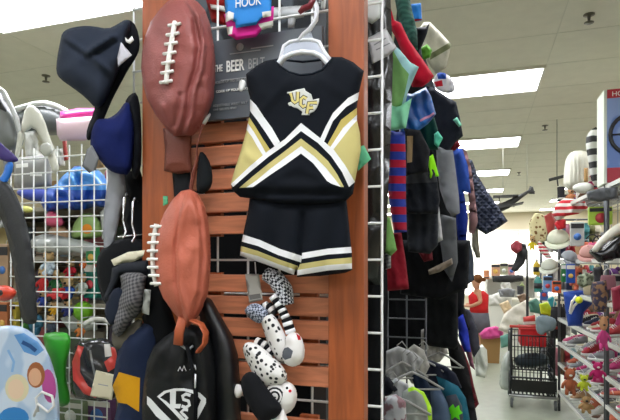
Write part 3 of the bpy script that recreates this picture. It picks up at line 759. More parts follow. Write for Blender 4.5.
for z in ([(178, 371), (180, 367), (182, 371), (184, 366), (186, 371)], [(190, 370), (191, 366), (193, 370), (195, 365), (196, 370)]): mb.tube([sb(x, y, .001) for x, y in z], .0012, 5)
mb.build('brand_mark', WL, bag)
MB().tube([sb(x, y, .004) for x, y in ((187, 345), (193, 372), (196, 395), (195, 425))], .0045, 7).build('cord', BLK, bag)
MB().tube([sb(x, y, .008) for x, y in ((195.5, 374), (195, 388))], .0018, 6).build('cord_end', WL, bag)
MB().tube([sb(x, y, .004) for x, y in ((181, 345), (188, 350), (193, 346))], .003, 6).build('cord_lock', mat('#90949a', rough=.3, metal=.6), bag)
puff('rain_jacket', [(198, 292), (212, 300), (222, 318), (232, 335), (238, 355), (240, 380), (241, 425), (240, 480), (205, 480), (210, 420), (206, 350), (200, 320)], .98, .035, mat('#0b0d11', rough=.45, bump=.3, scale=30), n=26, D=.03, fold=(.012, 7, 12), label='shiny black jacket hanging between the sports bag and the spotted plush', cat='jacket')

# plush toys
CHK = mat('#22252e', kind='checker', color2='#c9ccd4', scale=190, rough=.95, bump=.3); CHK2 = mat('#3c4454', kind='checker', color2='#aeb6c8', scale=230, rough=.95, bump=.3)
DOT = mat('#dcdad8', kind='dots', color2='#17181c', scale=95, rough=.95, bump=.3); FUR = cloth('#e2dfde', bump=.5, var=.05); PBK = cloth('#121317', bump=.4); PRED = cloth('#b81420'); PGR = cloth('#54575e', bump=.4)
def ptube(name, pts, r, m, par, Y=.96, banded=None, flat=.8):
    ps = [P(x, y, Y) for x, y in resample(pts, 3, False)]
    L = len(ps); rr = [r*(.78+.22*math.sin(PI*min(1, max(0, i/(L-1))))) for i in range(L)]
    mb = MB()
    if banded:
        a, b = banded; k = 0; i = 0
        mb.use(a).use(b)
        q = resample(pts, 3.6, False)
        for i in range(len(q)-1):
            mb.use(a if i % 2 else b).tube([P(*q[i], Y), P(*((q[i][0]+q[i+1][0])/2, (q[i][1]+q[i+1][1])/2), Y), P(*q[i+1], Y)], [r*.96, r, r*.96], 12, flat=flat)
    else: mb.tube(ps, rr, 12, flat=flat)
    return mb.build(name, m, par)
pl = empty('plush_toy', P(280, 368, .96), 'upper spotted black and white plush toy with white round head hanging on the slats', 'plush toy', 'black and white plush toys')
MB().tube([P(255, 262, .985), P(256, 275, .98)], .0012, 5).build('string', WL, pl)
puff('hang_tag', [(245, 274), (259, 274), (263, 300), (249, 303)], .97, .001, mat('#a9a7a2', rough=.6), pl, n=8, regions=[([(249, 295), (260, 293.5), (261, 298), (250, 300)], mat('#6a6866'))])
ptube('arm', [(266, 274), (276, 279), (284, 290), (287, 305)], .0225, CHK, pl, .975)
ptube('striped_arm', [(273, 296), (280, 306), (286, 318), (291, 333)], .011, None, pl, .965, (PBK, WH))
ptube('tail', [(259, 310), (268, 305), (276, 314)], .011, None, pl, .972, (PBK, FUR))
puff('foot', [(243, 312), (249, 304), (258, 303), (266, 308), (270, 316), (262, 324), (254, 322)], .965, .018, CHK2, pl, n=16, smooth=1)
puff('leg', [(260, 318), (270, 312), (278, 320), (284, 332), (289, 345), (288, 358), (279, 364), (271, 352), (265, 336)], .96, .022, DOT, pl, n=18, smooth=1)
oh = puff('head', [(289, 333), (296, 332), (302, 338), (305, 349), (304, 360), (298, 366), (290, 367), (283, 362), (281, 353), (285, 346), (285, 338)], .95, .028, FUR, pl, n=20, smooth=1, regions=[([(282, 349), (288, 347), (293, 351), (291, 358), (285, 360), (281, 356)], PGR), ([(296, 333), (300, 336), (301, 340), (298, 340)], PRED)])
pl = empty('plush_toy', P(270, 425, .94), 'lower spotted plush toy with a spiral cheek and black mitt beside the shiny jacket', 'plush toy', 'black and white plush toys')
ptube('striped_arm', [(256, 341), (266, 346), (274, 354)], .011, None, pl, .962, (PBK, FUR))
puff('body', [(242, 348), (246, 342), (253, 342), (262, 347), (272, 356), (283, 366), (288, 376), (285, 384), (274, 388), (262, 387), (255, 379), (250, 368), (245, 358)], .94, .03, DOT, pl, n=22, smooth=1)
hx, hy = 284, 398
def ell(cx, cy, rx, ry, a=0, k=16):
    return [(cx+rx*math.cos(2*PI*i/k)*math.cos(a)-ry*math.sin(2*PI*i/k)*math.sin(a), cy+rx*math.cos(2*PI*i/k)*math.sin(a)+ry*math.sin(2*PI*i/k)*math.cos(a)) for i in range(k)]
oh = puff('head', ell(hx, hy, 13, 17, .2), .95, .026, FUR, pl, n=18, regions=[(ell(290, 391, 1.6, 1.6), PRED), (ell(287, 388, 1.3, 1.5), PBK)])
oc = puff('cheek', ell(274, 396, 12, 12), .93, .008, FUR, pl, n=34, regions=[(stroke([(274+(1.5+a*.62)*math.cos(a+.5), 396+(1.5+a*.62)*math.sin(a+.5)) for a in [i*.45 for i in range(37)]], 2.0), PBK)])
puff('mitt', [(240, 382), (244, 374), (251, 371), (258, 375), (264, 384), (274, 397), (283, 407), (279, 416), (270, 421), (262, 425), (252, 412), (244, 398)], .92, .02, PBK, pl, n=20, smooth=1)
puff('cuff', [(263, 424), (270, 412), (274, 417), (283, 407), (288, 420), (284, 432), (266, 434)], .93, .018, FUR, pl, n=14)
puff('ear', ell(238, 391, 5, 7), .95, .012, FUR, pl, n=10)
# ================= racks of clothes behind the stand =================
XRAIL = -.42
o = MB().tube([(-.36, 1.14, 2.46), (-.30, 3.6, 2.46)], .014, 10).build('clothes_rail', m_chr); tag(o, 'upper chrome clothes rail running back beside the aisle above the frame', 'rail')
mb = MB()
m_gun = mat('#4a4c50', rough=.4, metal=.5)
# dark double sided gondola that carries the racks
gd = empty('gondola', (-1.1, 2.4, 0), 'dark metal gondola frame buried behind the hanging clothes', 'shelving')
MB().box((-.76, 1.52, 1.2), (.5, .03, 2.4)).build('back_panel', mat('#1c1c1e'), gd)
MB().box((-.66, 2.9, 1.1), (.04, 1.3, 2.2)).build('side_panel', mat('#1c1c1e'), gd)
MB().box((-.62, 2.9, .08), (.4, 1.3, .16)).build('base', mat('#2a2a2c'), gd)
for y in (1.2, 3.5):
    MB().box((-.36 if y < 2 else -.3, y, 1.24), (.03, .03, 2.48)).build('upright', m_gun, gd)
wiregrid('wire_gridwall', P(426, 300, 2.12).x-.0762*8, P(426, 300, 2.12).x, 0, 1.64, 2.12, m_gun, 'grey wire grid panel in the shade below the hanging clothes', 'wire grid', r=.0032)
def gar(name, cat, label, poly, Y, color, T=.02, n=18, fold=(.009, 28, 8), regions=(), yaw=0, m=None, smooth=0, **k):
    k.setdefault('D', .012); T = .028
    return puff(name, poly, Y, T, m or cloth(color), n=n, fold=fold, regions=regions, yaw=yaw, smooth=smooth, label=label, cat=cat, group='clothes hanging on the upper rail' if Y > 1.15 and max(p[1] for p in poly) < 320 else None, **k)
BP = mat('#0b0c0f', rough=.25, bump=.5, scale=25)
puff('garment_bag', [(352, -60), (388, -60), (391, 10), (393, 60), (391, 130), (388, 200), (386, 245), (380, 285), (350, 285)], 1.3, .035, BP, n=26, fold=(.012, 14, 80), label='shiny black plastic garment bag behind the white grid rungs', cat='garment bag')
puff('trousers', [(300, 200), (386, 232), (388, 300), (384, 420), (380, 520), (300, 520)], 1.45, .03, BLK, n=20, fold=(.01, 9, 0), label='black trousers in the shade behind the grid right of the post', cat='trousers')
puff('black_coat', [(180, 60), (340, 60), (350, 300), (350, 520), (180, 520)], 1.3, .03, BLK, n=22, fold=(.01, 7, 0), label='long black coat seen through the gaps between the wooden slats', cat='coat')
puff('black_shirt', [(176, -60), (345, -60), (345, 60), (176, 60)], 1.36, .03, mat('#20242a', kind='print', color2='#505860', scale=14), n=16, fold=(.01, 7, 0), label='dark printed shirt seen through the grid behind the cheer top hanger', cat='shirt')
puff('plastic_package', [(268, 8), (306, 5), (304, 17), (296, 19), (294, 28), (288, 28), (288, 18), (272, 19), (272, 28), (266, 28)], 1.09, .008, mat('#b4b8ba', rough=.3), n=14, label='clear plastic package edge behind the hanger hook', cat='package')
puff('folded_cloth', [(206, 0), (224, -2), (226, 26), (212, 22)], 1.1, .01, cloth('#8c1c1c'), n=8, label='dark red cloth behind the grid left of the blue can sleeve', cat='cloth')
puff('white_sheet', [(210, 4), (224, 6), (226, 12), (211, 9)], 1.085, .005, cloth('#d8d8d8'), n=8, label='strip of white cloth behind the grid left of the blue can sleeve', cat='cloth')
puff('clear_label', [(368, 38), (386, 28), (397, 48), (388, 56), (372, 64)], 1.22, .003, mat('#b7b7ba', rough=.3), n=10, regions=[(stroke([(374, 45), (386, 38)], 1.2), mat('#77787c')), (stroke([(376, 50), (390, 43)], 1.2), mat('#77787c'))], label='white printed plastic label behind the top of the grid', cat='label')
puff('hanger_bundle', [(362, -10), (382, -10), (380, 18), (372, 24), (364, 20)], 1.22, .01, mat('#cfd2d2', rough=.4), n=10, fold=(.004, 30, 0), label='pale wrapped cloth at the very top behind the grid rungs', cat='cloth')
GRN = '#6f9a5c'
L = [
 ('tank_top', 'shirt', 'dark green ribbed knit top at the top of the clothes rack', [(390, -30), (406, -30), (411, 5), (417, 30), (418, 50), (413, 50), (406, 38), (398, 18)], 1.75, '#1f4a42', dict(m=mat('#1f4a42', kind='hstripe', color2='#2c5c52', scale=18, rough=.9))),
 ('red_shirt', 'shirt', 'bright red shirt sleeve slanting down from the top of the rack', [(386, -10), (394, 20), (401, 23), (409, 40), (421, 57), (434, 76), (429, 82), (422, 87), (412, 87), (408, 72), (404, 58), (396, 38), (390, 28)], 1.6, '#b5122e', dict(T=.03)),
 ('green_shirt', 'shirt', 'light green shirt with pale blue trim beneath the red sleeve', [(386, 30), (393, 44), (400, 50), (410, 62), (419, 67), (414, 78), (408, 92), (404, 108), (400, 112), (388, 112)], 1.5, GRN, dict(T=.02, regions=[([(396, 42), (401, 50), (410, 62), (419, 66), (415, 80), (408, 95), (403, 112), (400, 112), (405, 92), (409, 74), (402, 66), (394, 52)], cloth('#8fb8bc'))])),
 ('pale_green_shirt', 'shirt', 'pale mint green shirt hem under the light green shirt', [(386, 104), (400, 106), (412, 98), (409, 112), (406, 128), (397, 130), (387, 131)], 1.48, '#7ec4a0', {}),
 ('satin_blouse', 'blouse', 'shiny blue satin top with pink lettering in the rack', [(400, 92), (412, 94), (426, 87), (431, 96), (436, 114), (428, 124), (414, 134), (400, 138), (398, 120)], 1.68, '#1f66b8', dict(T=.03, m=mat('#1f66b8', rough=.35, bump=.4, scale=12, kind='print', color2='#174c98'), regions=[(stroke([(420, 121), (425, 118), (430, 116), (434, 113)], 2.2), cloth('#c88aa8'))])),
 ('dark_green_shirt', 'shirt', 'dark green shirt sleeve under the satin blue top', [(408, 128), (420, 124), (434, 116), (438, 130), (438, 150), (424, 150), (408, 146)], 1.8, '#123c34', {}),
 ('cream_jacket', 'jacket', 'cream jacket with olive stripe reaching over the aisle at the top', [(418, 30), (424, 22), (430, 22), (440, 32), (451, 44), (449, 56), (446, 68), (436, 74), (430, 66), (424, 56), (420, 44)], 2.2, '#b8b4a4', dict(T=.04, regions=[([(430, 54), (450, 42), (454, 46), (430, 60)], cloth('#6c7052'))])),
 ('olive_cloth', 'shirt', 'bright olive green cloth patch beside the cream jacket', [(421, 48), (427, 44), (432, 50), (430, 57), (423, 60)], 2.1, '#5f9a34', {}),
 ('black_strap_top', 'shirt', 'black strappy top between the red sleeve and cream jacket', [(410, 28), (426, 27), (430, 22), (427, 34), (422, 46), (418, 52), (412, 44)], 2.0, '#17181c', {}),
 ('toddler_bonnet', 'bonnet', 'small white and red cap with blue dome on the clothes rack', [(434, 78), (438, 72), (446, 73), (453, 80), (456, 90), (450, 94), (440, 92), (433, 86)], 2.1, '#c6c4ca', dict(T=.03, smooth=1, regions=[([(436, 70), (446, 70), (446, 79), (438, 79)], cloth('#20408c')), ([(434, 82), (442, 80), (443, 86), (436, 87)], cloth('#b02030'))])),
 ('navy_shirt', 'shirt', 'dark navy short sleeved shirt sticking out above the grey one', [(426, 86), (434, 88), (446, 96), (456, 102), (460, 118), (463, 136), (455, 143), (450, 150), (447, 168), (436, 160), (426, 140)], 1.95, '#181c26', dict(T=.03)),
 ('mint_tag', 'price tag', 'small mint paper tag by the navy shirt sleeve', [(453, 120), (457, 117), (462, 125), (459, 127)], 1.9, '#7cc4ac', dict(T=.002)),
 ('teal_tag', 'price tag', 'teal paper tag hanging near the neon green patch', [(434, 134), (438, 131), (443, 138), (438, 148), (434, 144)], 1.75, '#4fae94', dict(T=.002)),
 ('grey_shirt', 'shirt', 'heather grey shirt sleeve hanging long in the rack', [(436, 145), (446, 150), (453, 150), (456, 172), (459, 196), (460, 213), (452, 217), (446, 208), (440, 190), (437, 168)], 1.9, '#7d7f86', dict(T=.03)),
 ('royal_shirt', 'shirt', 'royal blue shirt with a darker lower half', [(453, 148), (462, 148), (468, 166), (471, 193), (464, 192), (468, 218), (466, 246), (459, 248), (456, 220), (457, 190), (454, 170)], 2.2, '#27489c', dict(T=.03, regions=[([(450, 195), (475, 193), (475, 255), (450, 255)], cloth('#122a80'))])),
 ('mauve_shirt', 'shirt', 'dusty pink shirt sleeve beside the royal blue one', [(462, 146), (467, 152), (471, 168), (475, 195), (478, 222), (474, 234), (469, 233), (469, 200), (464, 170)], 2.45, '#8c6a6c', dict(T=.025)),
 ('red_trim_top', 'shirt', 'small dark red cloth edge above the royal blue shirt', [(449, 146), (458, 140), (461, 146), (452, 152)], 2.1, '#6c1620', {}),
 ('quilted_jacket', 'jacket', 'navy quilted jacket sleeve reaching furthest over the aisle', [(464, 158), (472, 160), (478, 176), (488, 192), (499, 208), (508, 221), (498, 228), (486, 235), (476, 228), (471, 205), (467, 180)], 2.7, '#1a2236', dict(T=.045, m=mat('#1e2740', kind='quilt', scale=14, rough=.6), n=26)),
 ('beige_pants', 'trousers', 'beige trouser leg hanging under the quilted sleeve', [(472, 226), (478, 226), (479, 245), (481, 258), (476, 258), (472, 246)], 2.75, '#8a8474', {}),
 ('grey_trousers', 'trousers', 'slate grey trousers hanging beside the aisle light', [(458, 244), (470, 240), (474, 262), (474, 280), (466, 286), (458, 282)], 2.6, '#3c424c', {}),
 ('neon_shirt', 'shirt', 'neon green cloth patch among black shirts', [(427, 158), (433, 154), (439, 176), (429, 180)], 1.7, '#8ee01c', {}),
 ('striped_sleeve', 'shirt', 'long red and blue striped sleeve hanging straight down', [(386, 128), (396, 132), (405, 131), (406, 165), (406, 200), (407, 232), (394, 233), (389, 200), (387, 165)], 1.5, '#2a3a92', dict(T=.025, fold=None, n=26, regions=[([(380, y), (410, y+.5), (410, y+8.2), (380, y+7.7)], cloth('#a31c34')) for y in (143.5, 159.5, 175.5, 191, 206.5, 222)])),
 ('tan_collar_shirt', 'shirt', 'black shirt with a tan neck label beside the striped sleeve', [(404, 128), (420, 130), (430, 150), (428, 172), (405, 176)], 1.62, '#15161a', dict(regions=[([(407, 136), (413, 136), (412, 162), (407, 163)], cloth('#8c7454'))])),
 ('black_shirt', 'shirt', 'black and charcoal banded shirt right of the striped sleeve', [(405, 165), (424, 160), (436, 170), (440, 200), (438, 214), (406, 214)], 1.7, '#191c22', dict(regions=[([(400, 172), (440, 170), (440, 182), (400, 184)], cloth('#3a3c40'))])),
 ('charcoal_shirt', 'shirt', 'charcoal shirt hem hanging below the black banded shirt', [(405, 206), (438, 200), (438, 245), (430, 254), (408, 252)], 1.78, '#23262c', {}),
 ('white_strip_top', 'shirt', 'narrow white shirt edge between dark garments', [(433, 196), (438, 197), (443, 240), (437, 243)], 1.85, '#b4b4b8', {}),
 ('grey_pants', 'trousers', 'dim grey trousers under the heather grey sleeve', [(440, 214), (456, 218), (458, 262), (452, 282), (444, 270), (440, 240)], 2.0, '#54565a', {}),
 ('red_trousers', 'trousers', 'dark red trousers under the striped sleeve', [(378, 238), (401, 230), (406, 262), (409, 289), (378, 292)], 1.55, '#7c1624', {}),
 ('sage_shirt', 'shirt', 'sage green hem hanging left of the striped sleeve', [(383, 214), (390, 218), (397, 250), (391, 256), (384, 252)], 1.42, '#6c9854', {}),
 ('plaid_hem', 'shirt', 'small grey plaid hem under the sage green one', [(384, 254), (391, 254), (391, 268), (385, 270)], 1.44, '#77777a', dict(m=mat('#8a8a8c', kind='plaid', color2='#55565c', scale=30))),
 ('nude_belt', 'belt', 'pale beige cloth edge low under the dark shirts', [(428, 270), (440, 264), (452, 258), (453, 264), (440, 272), (429, 275)], 1.95, '#74685c', dict(T=.01)),
 ('maroon_shirt', 'shirt', 'maroon cloth under the charcoal hem', [(418, 252), (432, 250), (433, 260), (424, 262)], 1.9, '#5c1820', {}),
 ('black_dress', 'dress', 'black dress filling the shade low under the upper rail', [(398, 240), (470, 240), (468, 288), (440, 300), (400, 294)], 2.05, '#0d0e12', {}),  # backdrop: its black stands in for deep shade under the hanging clothes
 ('black_cardigan', 'cardigan', 'black cardigan hanging in the shade above the lower rail', [(424, 290), (458, 282), (458, 350), (424, 345)], 2.3, '#101214', {}),  # added black filler, darkens the gap between the two rails like shade
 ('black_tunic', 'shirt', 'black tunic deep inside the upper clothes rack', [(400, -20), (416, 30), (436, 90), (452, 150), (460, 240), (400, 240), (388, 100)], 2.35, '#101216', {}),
 ('drinking_cup', 'cup', 'bright blue cup with a red base at the upper edge of the rack', [(411, 4), (421, 3), (422, 20), (412, 22)], 1.9, '#2a78c8', dict(regions=[([(408, 19), (426, 19), (426, 30), (408, 30)], cloth('#b02028'))])),
]
L += [('black_skirt', 'skirt', 'black skirt deep in the shade behind the grey grid', [(384, 280), (432, 284), (440, 350), (384, 352)], 2.6, '#0c0d10', {})]  # no real garment: black sheet added so the shade behind the grid reads darker
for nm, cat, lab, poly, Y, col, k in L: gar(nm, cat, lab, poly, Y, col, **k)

# ---- lower rail with white hangers ----
m_hanger = mat('#8f8f8c', rough=.4)
o = MB().tube([(-.42, 1.45, 1.16), (-.05, 3.7, 1.16)], .012, 10).build('clothes_rail', m_chr); tag(o, 'lower chrome clothes rail carrying white hangers beside the aisle floor', 'rail')
def hang(cx, cy, Y, w, label, rot=0):
    c = P(cx, cy, Y); a = math.radians(rot); A = Vector((math.cos(a), math.sin(a), 0))
    mb = MB()
    mb.tube([c-A*w+Vector((0, 0, -.06)), c-A*w*.4+Vector((0, 0, -.02)), c, c+A*w*.4+Vector((0, 0, -.02)), c+A*w+Vector((0, 0, -.06))], .0045, 6)
    mb.tube([c-A*w*.9+Vector((0, 0, -.06)), c+A*w*.9+Vector((0, 0, -.06))], .0032, 6)
    mb.tube([c, c+Vector((0, 0, .03)), c+A*.02+Vector((0, 0, .05)), c+A*.0+Vector((0, 0, .075)), c-A*.02+Vector((0, 0, .06))], .0022, 6)
    o = mb.build('clothes_hanger', m_hanger); tag(o, label, 'hanger', 'white hangers on the lower rail')
hang(402, 362, 1.9, .10, 'white hanger nearest the grid on the lower rail', 30)
hang(412, 372, 1.85, .11, 'white hanger slanting above the lime edged shirt', 15)
hang(393, 395, 1.7, .12, 'lowest white hanger at the bottom of the lower rail', 10)
hang(434, 340, 2.4, .10, 'highest white hanger on the lower rail above the dark jacket', 20)
hang(440, 352, 2.3, .10, 'white hanger just under the highest one on the lower rail', -10)
hang(424, 360, 2.1, .10, 'white hanger in the middle of the lower rail', 25)
G2 = 'clothes hanging on the lower rail'
L = [
 ('lace_top', 'blouse', 'off white lace top bunched in the middle of the lower rail', [(404, 352), (414, 344), (424, 350), (430, 366), (424, 378), (412, 384), (404, 372)], 2.05, '#96948e', {}),
 ('cream_vest', 'vest', 'cream vest by the highest white hanger', [(424, 318), (432, 308), (436, 320), (432, 334), (424, 334)], 2.45, '#86827a', {}),
 ('white_cardigan', 'cardigan', 'white cardigan shoulder near the grid at the lower left', [(384, 388), (396, 378), (408, 384), (412, 398), (400, 404), (386, 402)], 1.82, '#a6a8aa', {}),
 ('white_blouse', 'blouse', 'white lace blouse on the lower rail behind the grid', [(384, 352), (398, 346), (414, 352), (424, 360), (414, 378), (404, 372), (392, 384), (384, 378)], 1.95, '#9c9c9c', {}),
 ('white_shirt', 'shirt', 'white shirt folded over at the top of the lower rail', [(421, 330), (430, 326), (434, 334), (444, 340), (448, 352), (440, 362), (428, 364), (421, 352)], 2.35, '#a4a19a', {}),
 ('black_scarf', 'scarf', 'black triangular cloth at the lower left of the lower rail', [(381, 372), (390, 378), (398, 390), (388, 396), (380, 396)], 1.72, '#14161e', {}),
 ('pale_shirt', 'shirt', 'pale grey shirt at the bottom behind the grid', [(366, 380), (378, 376), (384, 388), (384, 425), (366, 425)], 1.6, '#8a8c92', {}),
 ('lime_edged_shirt', 'shirt', 'white shirt with lime green edge on the lower rail', [(402, 392), (412, 386), (424, 392), (432, 408), (434, 470), (398, 470)], 1.75, '#9aa09a', dict(regions=[(stroke([(408, 390), (416, 388), (424, 394), (429, 406), (431, 430)], 4), cloth('#9ccc2c'))])),
 ('patterned_shirt', 'shirt', 'pale shirt with red and blue patches at the bottom of the picture', [(382, 398), (396, 394), (406, 402), (408, 470), (380, 470)], 1.65, '#a8a8a8', dict(m=mat('#a4a6aa', kind='print', color2='#7a5a60', scale=30))),
 ('jeans', 'jeans', 'grey blue denim jeans on the lower rail', [(430, 386), (440, 388), (448, 404), (454, 430), (454, 500), (436, 500), (432, 420)], 1.9, '#46566c', {}),
 ('navy_jacket', 'jacket', 'dark navy jacket shoulder on the lower rail', [(418, 362), (430, 360), (446, 366), (456, 374), (462, 388), (440, 390), (428, 384), (420, 376)], 2.15, '#161a28', {}),
 ('navy_vest', 'vest', 'navy vest with a white hanger tip under the white hangers', [(410, 372), (424, 374), (432, 390), (436, 420), (426, 408), (416, 392)], 1.95, '#1a2438', {}),
 ('teal_shirt', 'shirt', 'teal green shirt with a bright green paint splash print', [(436, 376), (446, 380), (458, 386), (466, 398), (470, 420), (472, 500), (448, 500), (450, 430), (444, 400)], 2.0, '#1c5668', {}),
 ('print_shirt', 'shirt', 'grey shirt with a lime green splash print on the lower rail', [(446, 396), (456, 394), (462, 406), (464, 430), (464, 500), (452, 500)], 1.92, '#3a3e48', dict(regions=[([(449, 408), (453, 404), (455, 408), (459, 405), (460, 410), (463, 413), (459, 415), (460, 420), (455, 417), (451, 420), (451, 414), (447, 412)], cloth('#58c41c'))])),
 ('black_coat', 'coat', 'long black coat hanging toward the aisle on the lower rail', [(446, 338), (456, 336), (464, 352), (470, 376), (474, 400), (478, 425), (478, 500), (464, 500), (462, 400), (452, 372)], 2.4, '#121214', {}),
 ('dark_red_coat', 'coat', 'dark red coat edge by the aisle on the lower rail', [(456, 340), (462, 346), (470, 366), (474, 386), (479, 404), (474, 410), (469, 390), (462, 366)], 2.55, '#5c1820', {}),
 ('royal_trousers', 'trousers', 'royal blue trousers beside the aisle under the beige leg', [(457, 318), (463, 314), (468, 330), (471, 352), (464, 352), (459, 338)], 2.8, '#2434a0', {}),
 ('grey_jacket', 'jacket', 'grey jacket hanging beside the person in red', [(463, 308), (470, 310), (478, 330), (480, 348), (474, 358), (468, 344), (465, 326)], 3.0, '#3a3a44', {}),
 ('rose_trousers', 'trousers', 'dusty rose trousers behind the royal blue ones', [(459, 318), (464, 320), (470, 344), (475, 370), (470, 366), (464, 346)], 2.9, '#7c4c5c', {}),
 ('black_tee', 'shirt', 'black tee hanging in the shade beside the aisle', [(455, 270), (466, 278), (464, 305), (470, 330), (462, 330), (454, 310)], 2.9, '#0e0f12', {}),
 ('black_trousers', 'trousers', 'black trousers low under the lower rail', [(384, 400), (470, 404), (474, 500), (384, 520)], 2.5, '#101114', {}),
]
for nm, cat, lab, poly, Y, col, k in L:
    m = k.pop('m', None) or cloth(col)
    puff(nm, poly, Y, k.pop('T', .028), m, n=18, D=.012, fold=(.009, 28, 8), label=lab, cat=cat, group=G2, **k)
puff('shopping_bag', [(474, 350), (482, 344), (487, 350), (488, 366), (485, 378), (476, 376)], 3.4, .05, mat('#c8ccc2', rough=.4, bump=.4, scale=20), n=16, D=.02, fold=(.02, 14, 20), label='white plastic carrier bag at the end of the lower rail by the aisle', cat='bag')
# ================= toy corner at the left =================
YG = 2.12
gx0 = P(107, 180, YG).x-.0762*8
wiregrid('wire_gridwall', gx0, gx0+.0762*8, 0, 2.19, YG, mat('#dfe1dd', rough=.4), 'white wire grid panel at the left with toys behind it', 'wire grid', r=.0037)
ts_ = empty('toy_shelf', (-2.2, 2.75, 0), 'pale wooden toy shelf packed behind the white grid panel at the left', 'shelving')
m_sh = mat('#9c9684', rough=.6)
MB().box((-2.35, 3.0, 1.0), (1.7, .03, 2.0)).build('back_panel', mat('#8d8570', rough=.8), ts_)
for z in (.25, .85, 1.36, 1.62, 1.9): MB().box((-2.35, 2.66, z), (1.7, .64, .022)).build('shelf', m_sh, ts_)
for x in (-3.2, -1.5): MB().box((x, 2.66, 1.0), (.02, .66, 2.0)).build('side_panel', m_sh, ts_)
G = 'toys on the shelf behind the grid'
def it(name, cat, lab, poly, Y, m, T=.03, n=12, group=None, smooth=1, **k):
    if isinstance(m, str): m = mat(m, rough=.5, bump=.2, scale=30, var=.08)
    return puff(name, poly, Y, T, m, n=n, smooth=smooth, label=lab, cat=cat, group=group, **k)
it('blue_bag', 'bag', 'shiny blue bag lying behind the white grid', [(40, 196), (48, 187), (56, 185), (62, 176), (70, 170), (76, 165), (86, 168), (98, 169), (104, 176), (110, 178), (112, 196), (106, 208), (94, 206), (80, 211), (62, 208), (50, 213), (42, 208)], 2.32, '#1a4aa8', T=.1, n=28, D=.05, fold=(.03, 14, 60),
   regions=[([(38, 188), (60, 170), (100, 164), (112, 178), (106, 190), (70, 190)], mat('#4a94e0', rough=.3, bump=.4, scale=14))])
it('rolled_tarp', 'tarp', 'purple blue rolled tarp end left of the shiny blue bag', [(16, 190), (30, 187), (50, 190), (52, 200), (34, 202), (18, 196)], 2.3, '#3a4cb0')
it('red_pouch', 'pouch', 'crimson cloth edge right of the shiny blue bag', [(104, 170), (114, 168), (114, 190), (108, 196), (106, 184)], 2.28, '#a01c38')
it('wire_basket', 'basket', 'grey and white basket behind the top of the grid', [(14, 158), (50, 154), (52, 186), (36, 190), (14, 188)], 2.35, '#8c8c88', T=.06, smooth=0, regions=[([(30, 172), (42, 172), (42, 176), (30, 176)], mat('#e4e4e0')), ([(16, 164), (28, 163), (28, 167), (16, 168)], mat('#e4e4e0'))])
bx2 = P(78, 158, 2.7)
o = MB().box((bx2.x, 2.7, 2.01), (.24, .2, .2), bevel=.003).build('cardboard_box', mat('#b08e62', rough=.85, var=.1)); tag(o, 'brown cardboard box under the pink tub', 'box')
it('red_box', 'box', 'thin red carton edge beside the brown cardboard box', [(62, 139), (66, 138), (68, 160), (64, 161)], 2.5, '#b8443c', smooth=0)
it('yellow_cloth', 'cloth', 'pale yellow cloth tip below the rolled tarp', [(21, 205), (32, 207), (34, 212), (24, 213)], 2.25, '#cfd070')
it('pink_pennant', 'toy', 'pink toy wedge below the shiny blue bag', [(44, 218), (50, 209), (60, 215), (66, 224), (56, 228), (45, 225)], 2.3, '#c04a6a')
it('green_pack', 'toy pack', 'green and clear toy pack with an orange ball', [(70, 234), (76, 218), (88, 211), (100, 220), (103, 232), (100, 238), (74, 240)], 2.3, '#8aa860', regions=[(ell(87, 229, 5, 5), mat('#e08a20'))])
it('brown_pack', 'toy pack', 'brown toy pack between the pink wedge and green pack', [(48, 226), (64, 225), (72, 236), (66, 244), (50, 243)], 2.32, '#9c7c5c')
it('grey_wrap', 'plastic bag', 'crumpled clear plastic bag across the middle of the grid', [(30, 238), (46, 233), (70, 238), (90, 242), (100, 246), (96, 256), (70, 256), (44, 254), (32, 250)], 2.26, mat('#a9aeaa', rough=.25, bump=.8, scale=22), T=.06, fold=(.015, 12, 40))
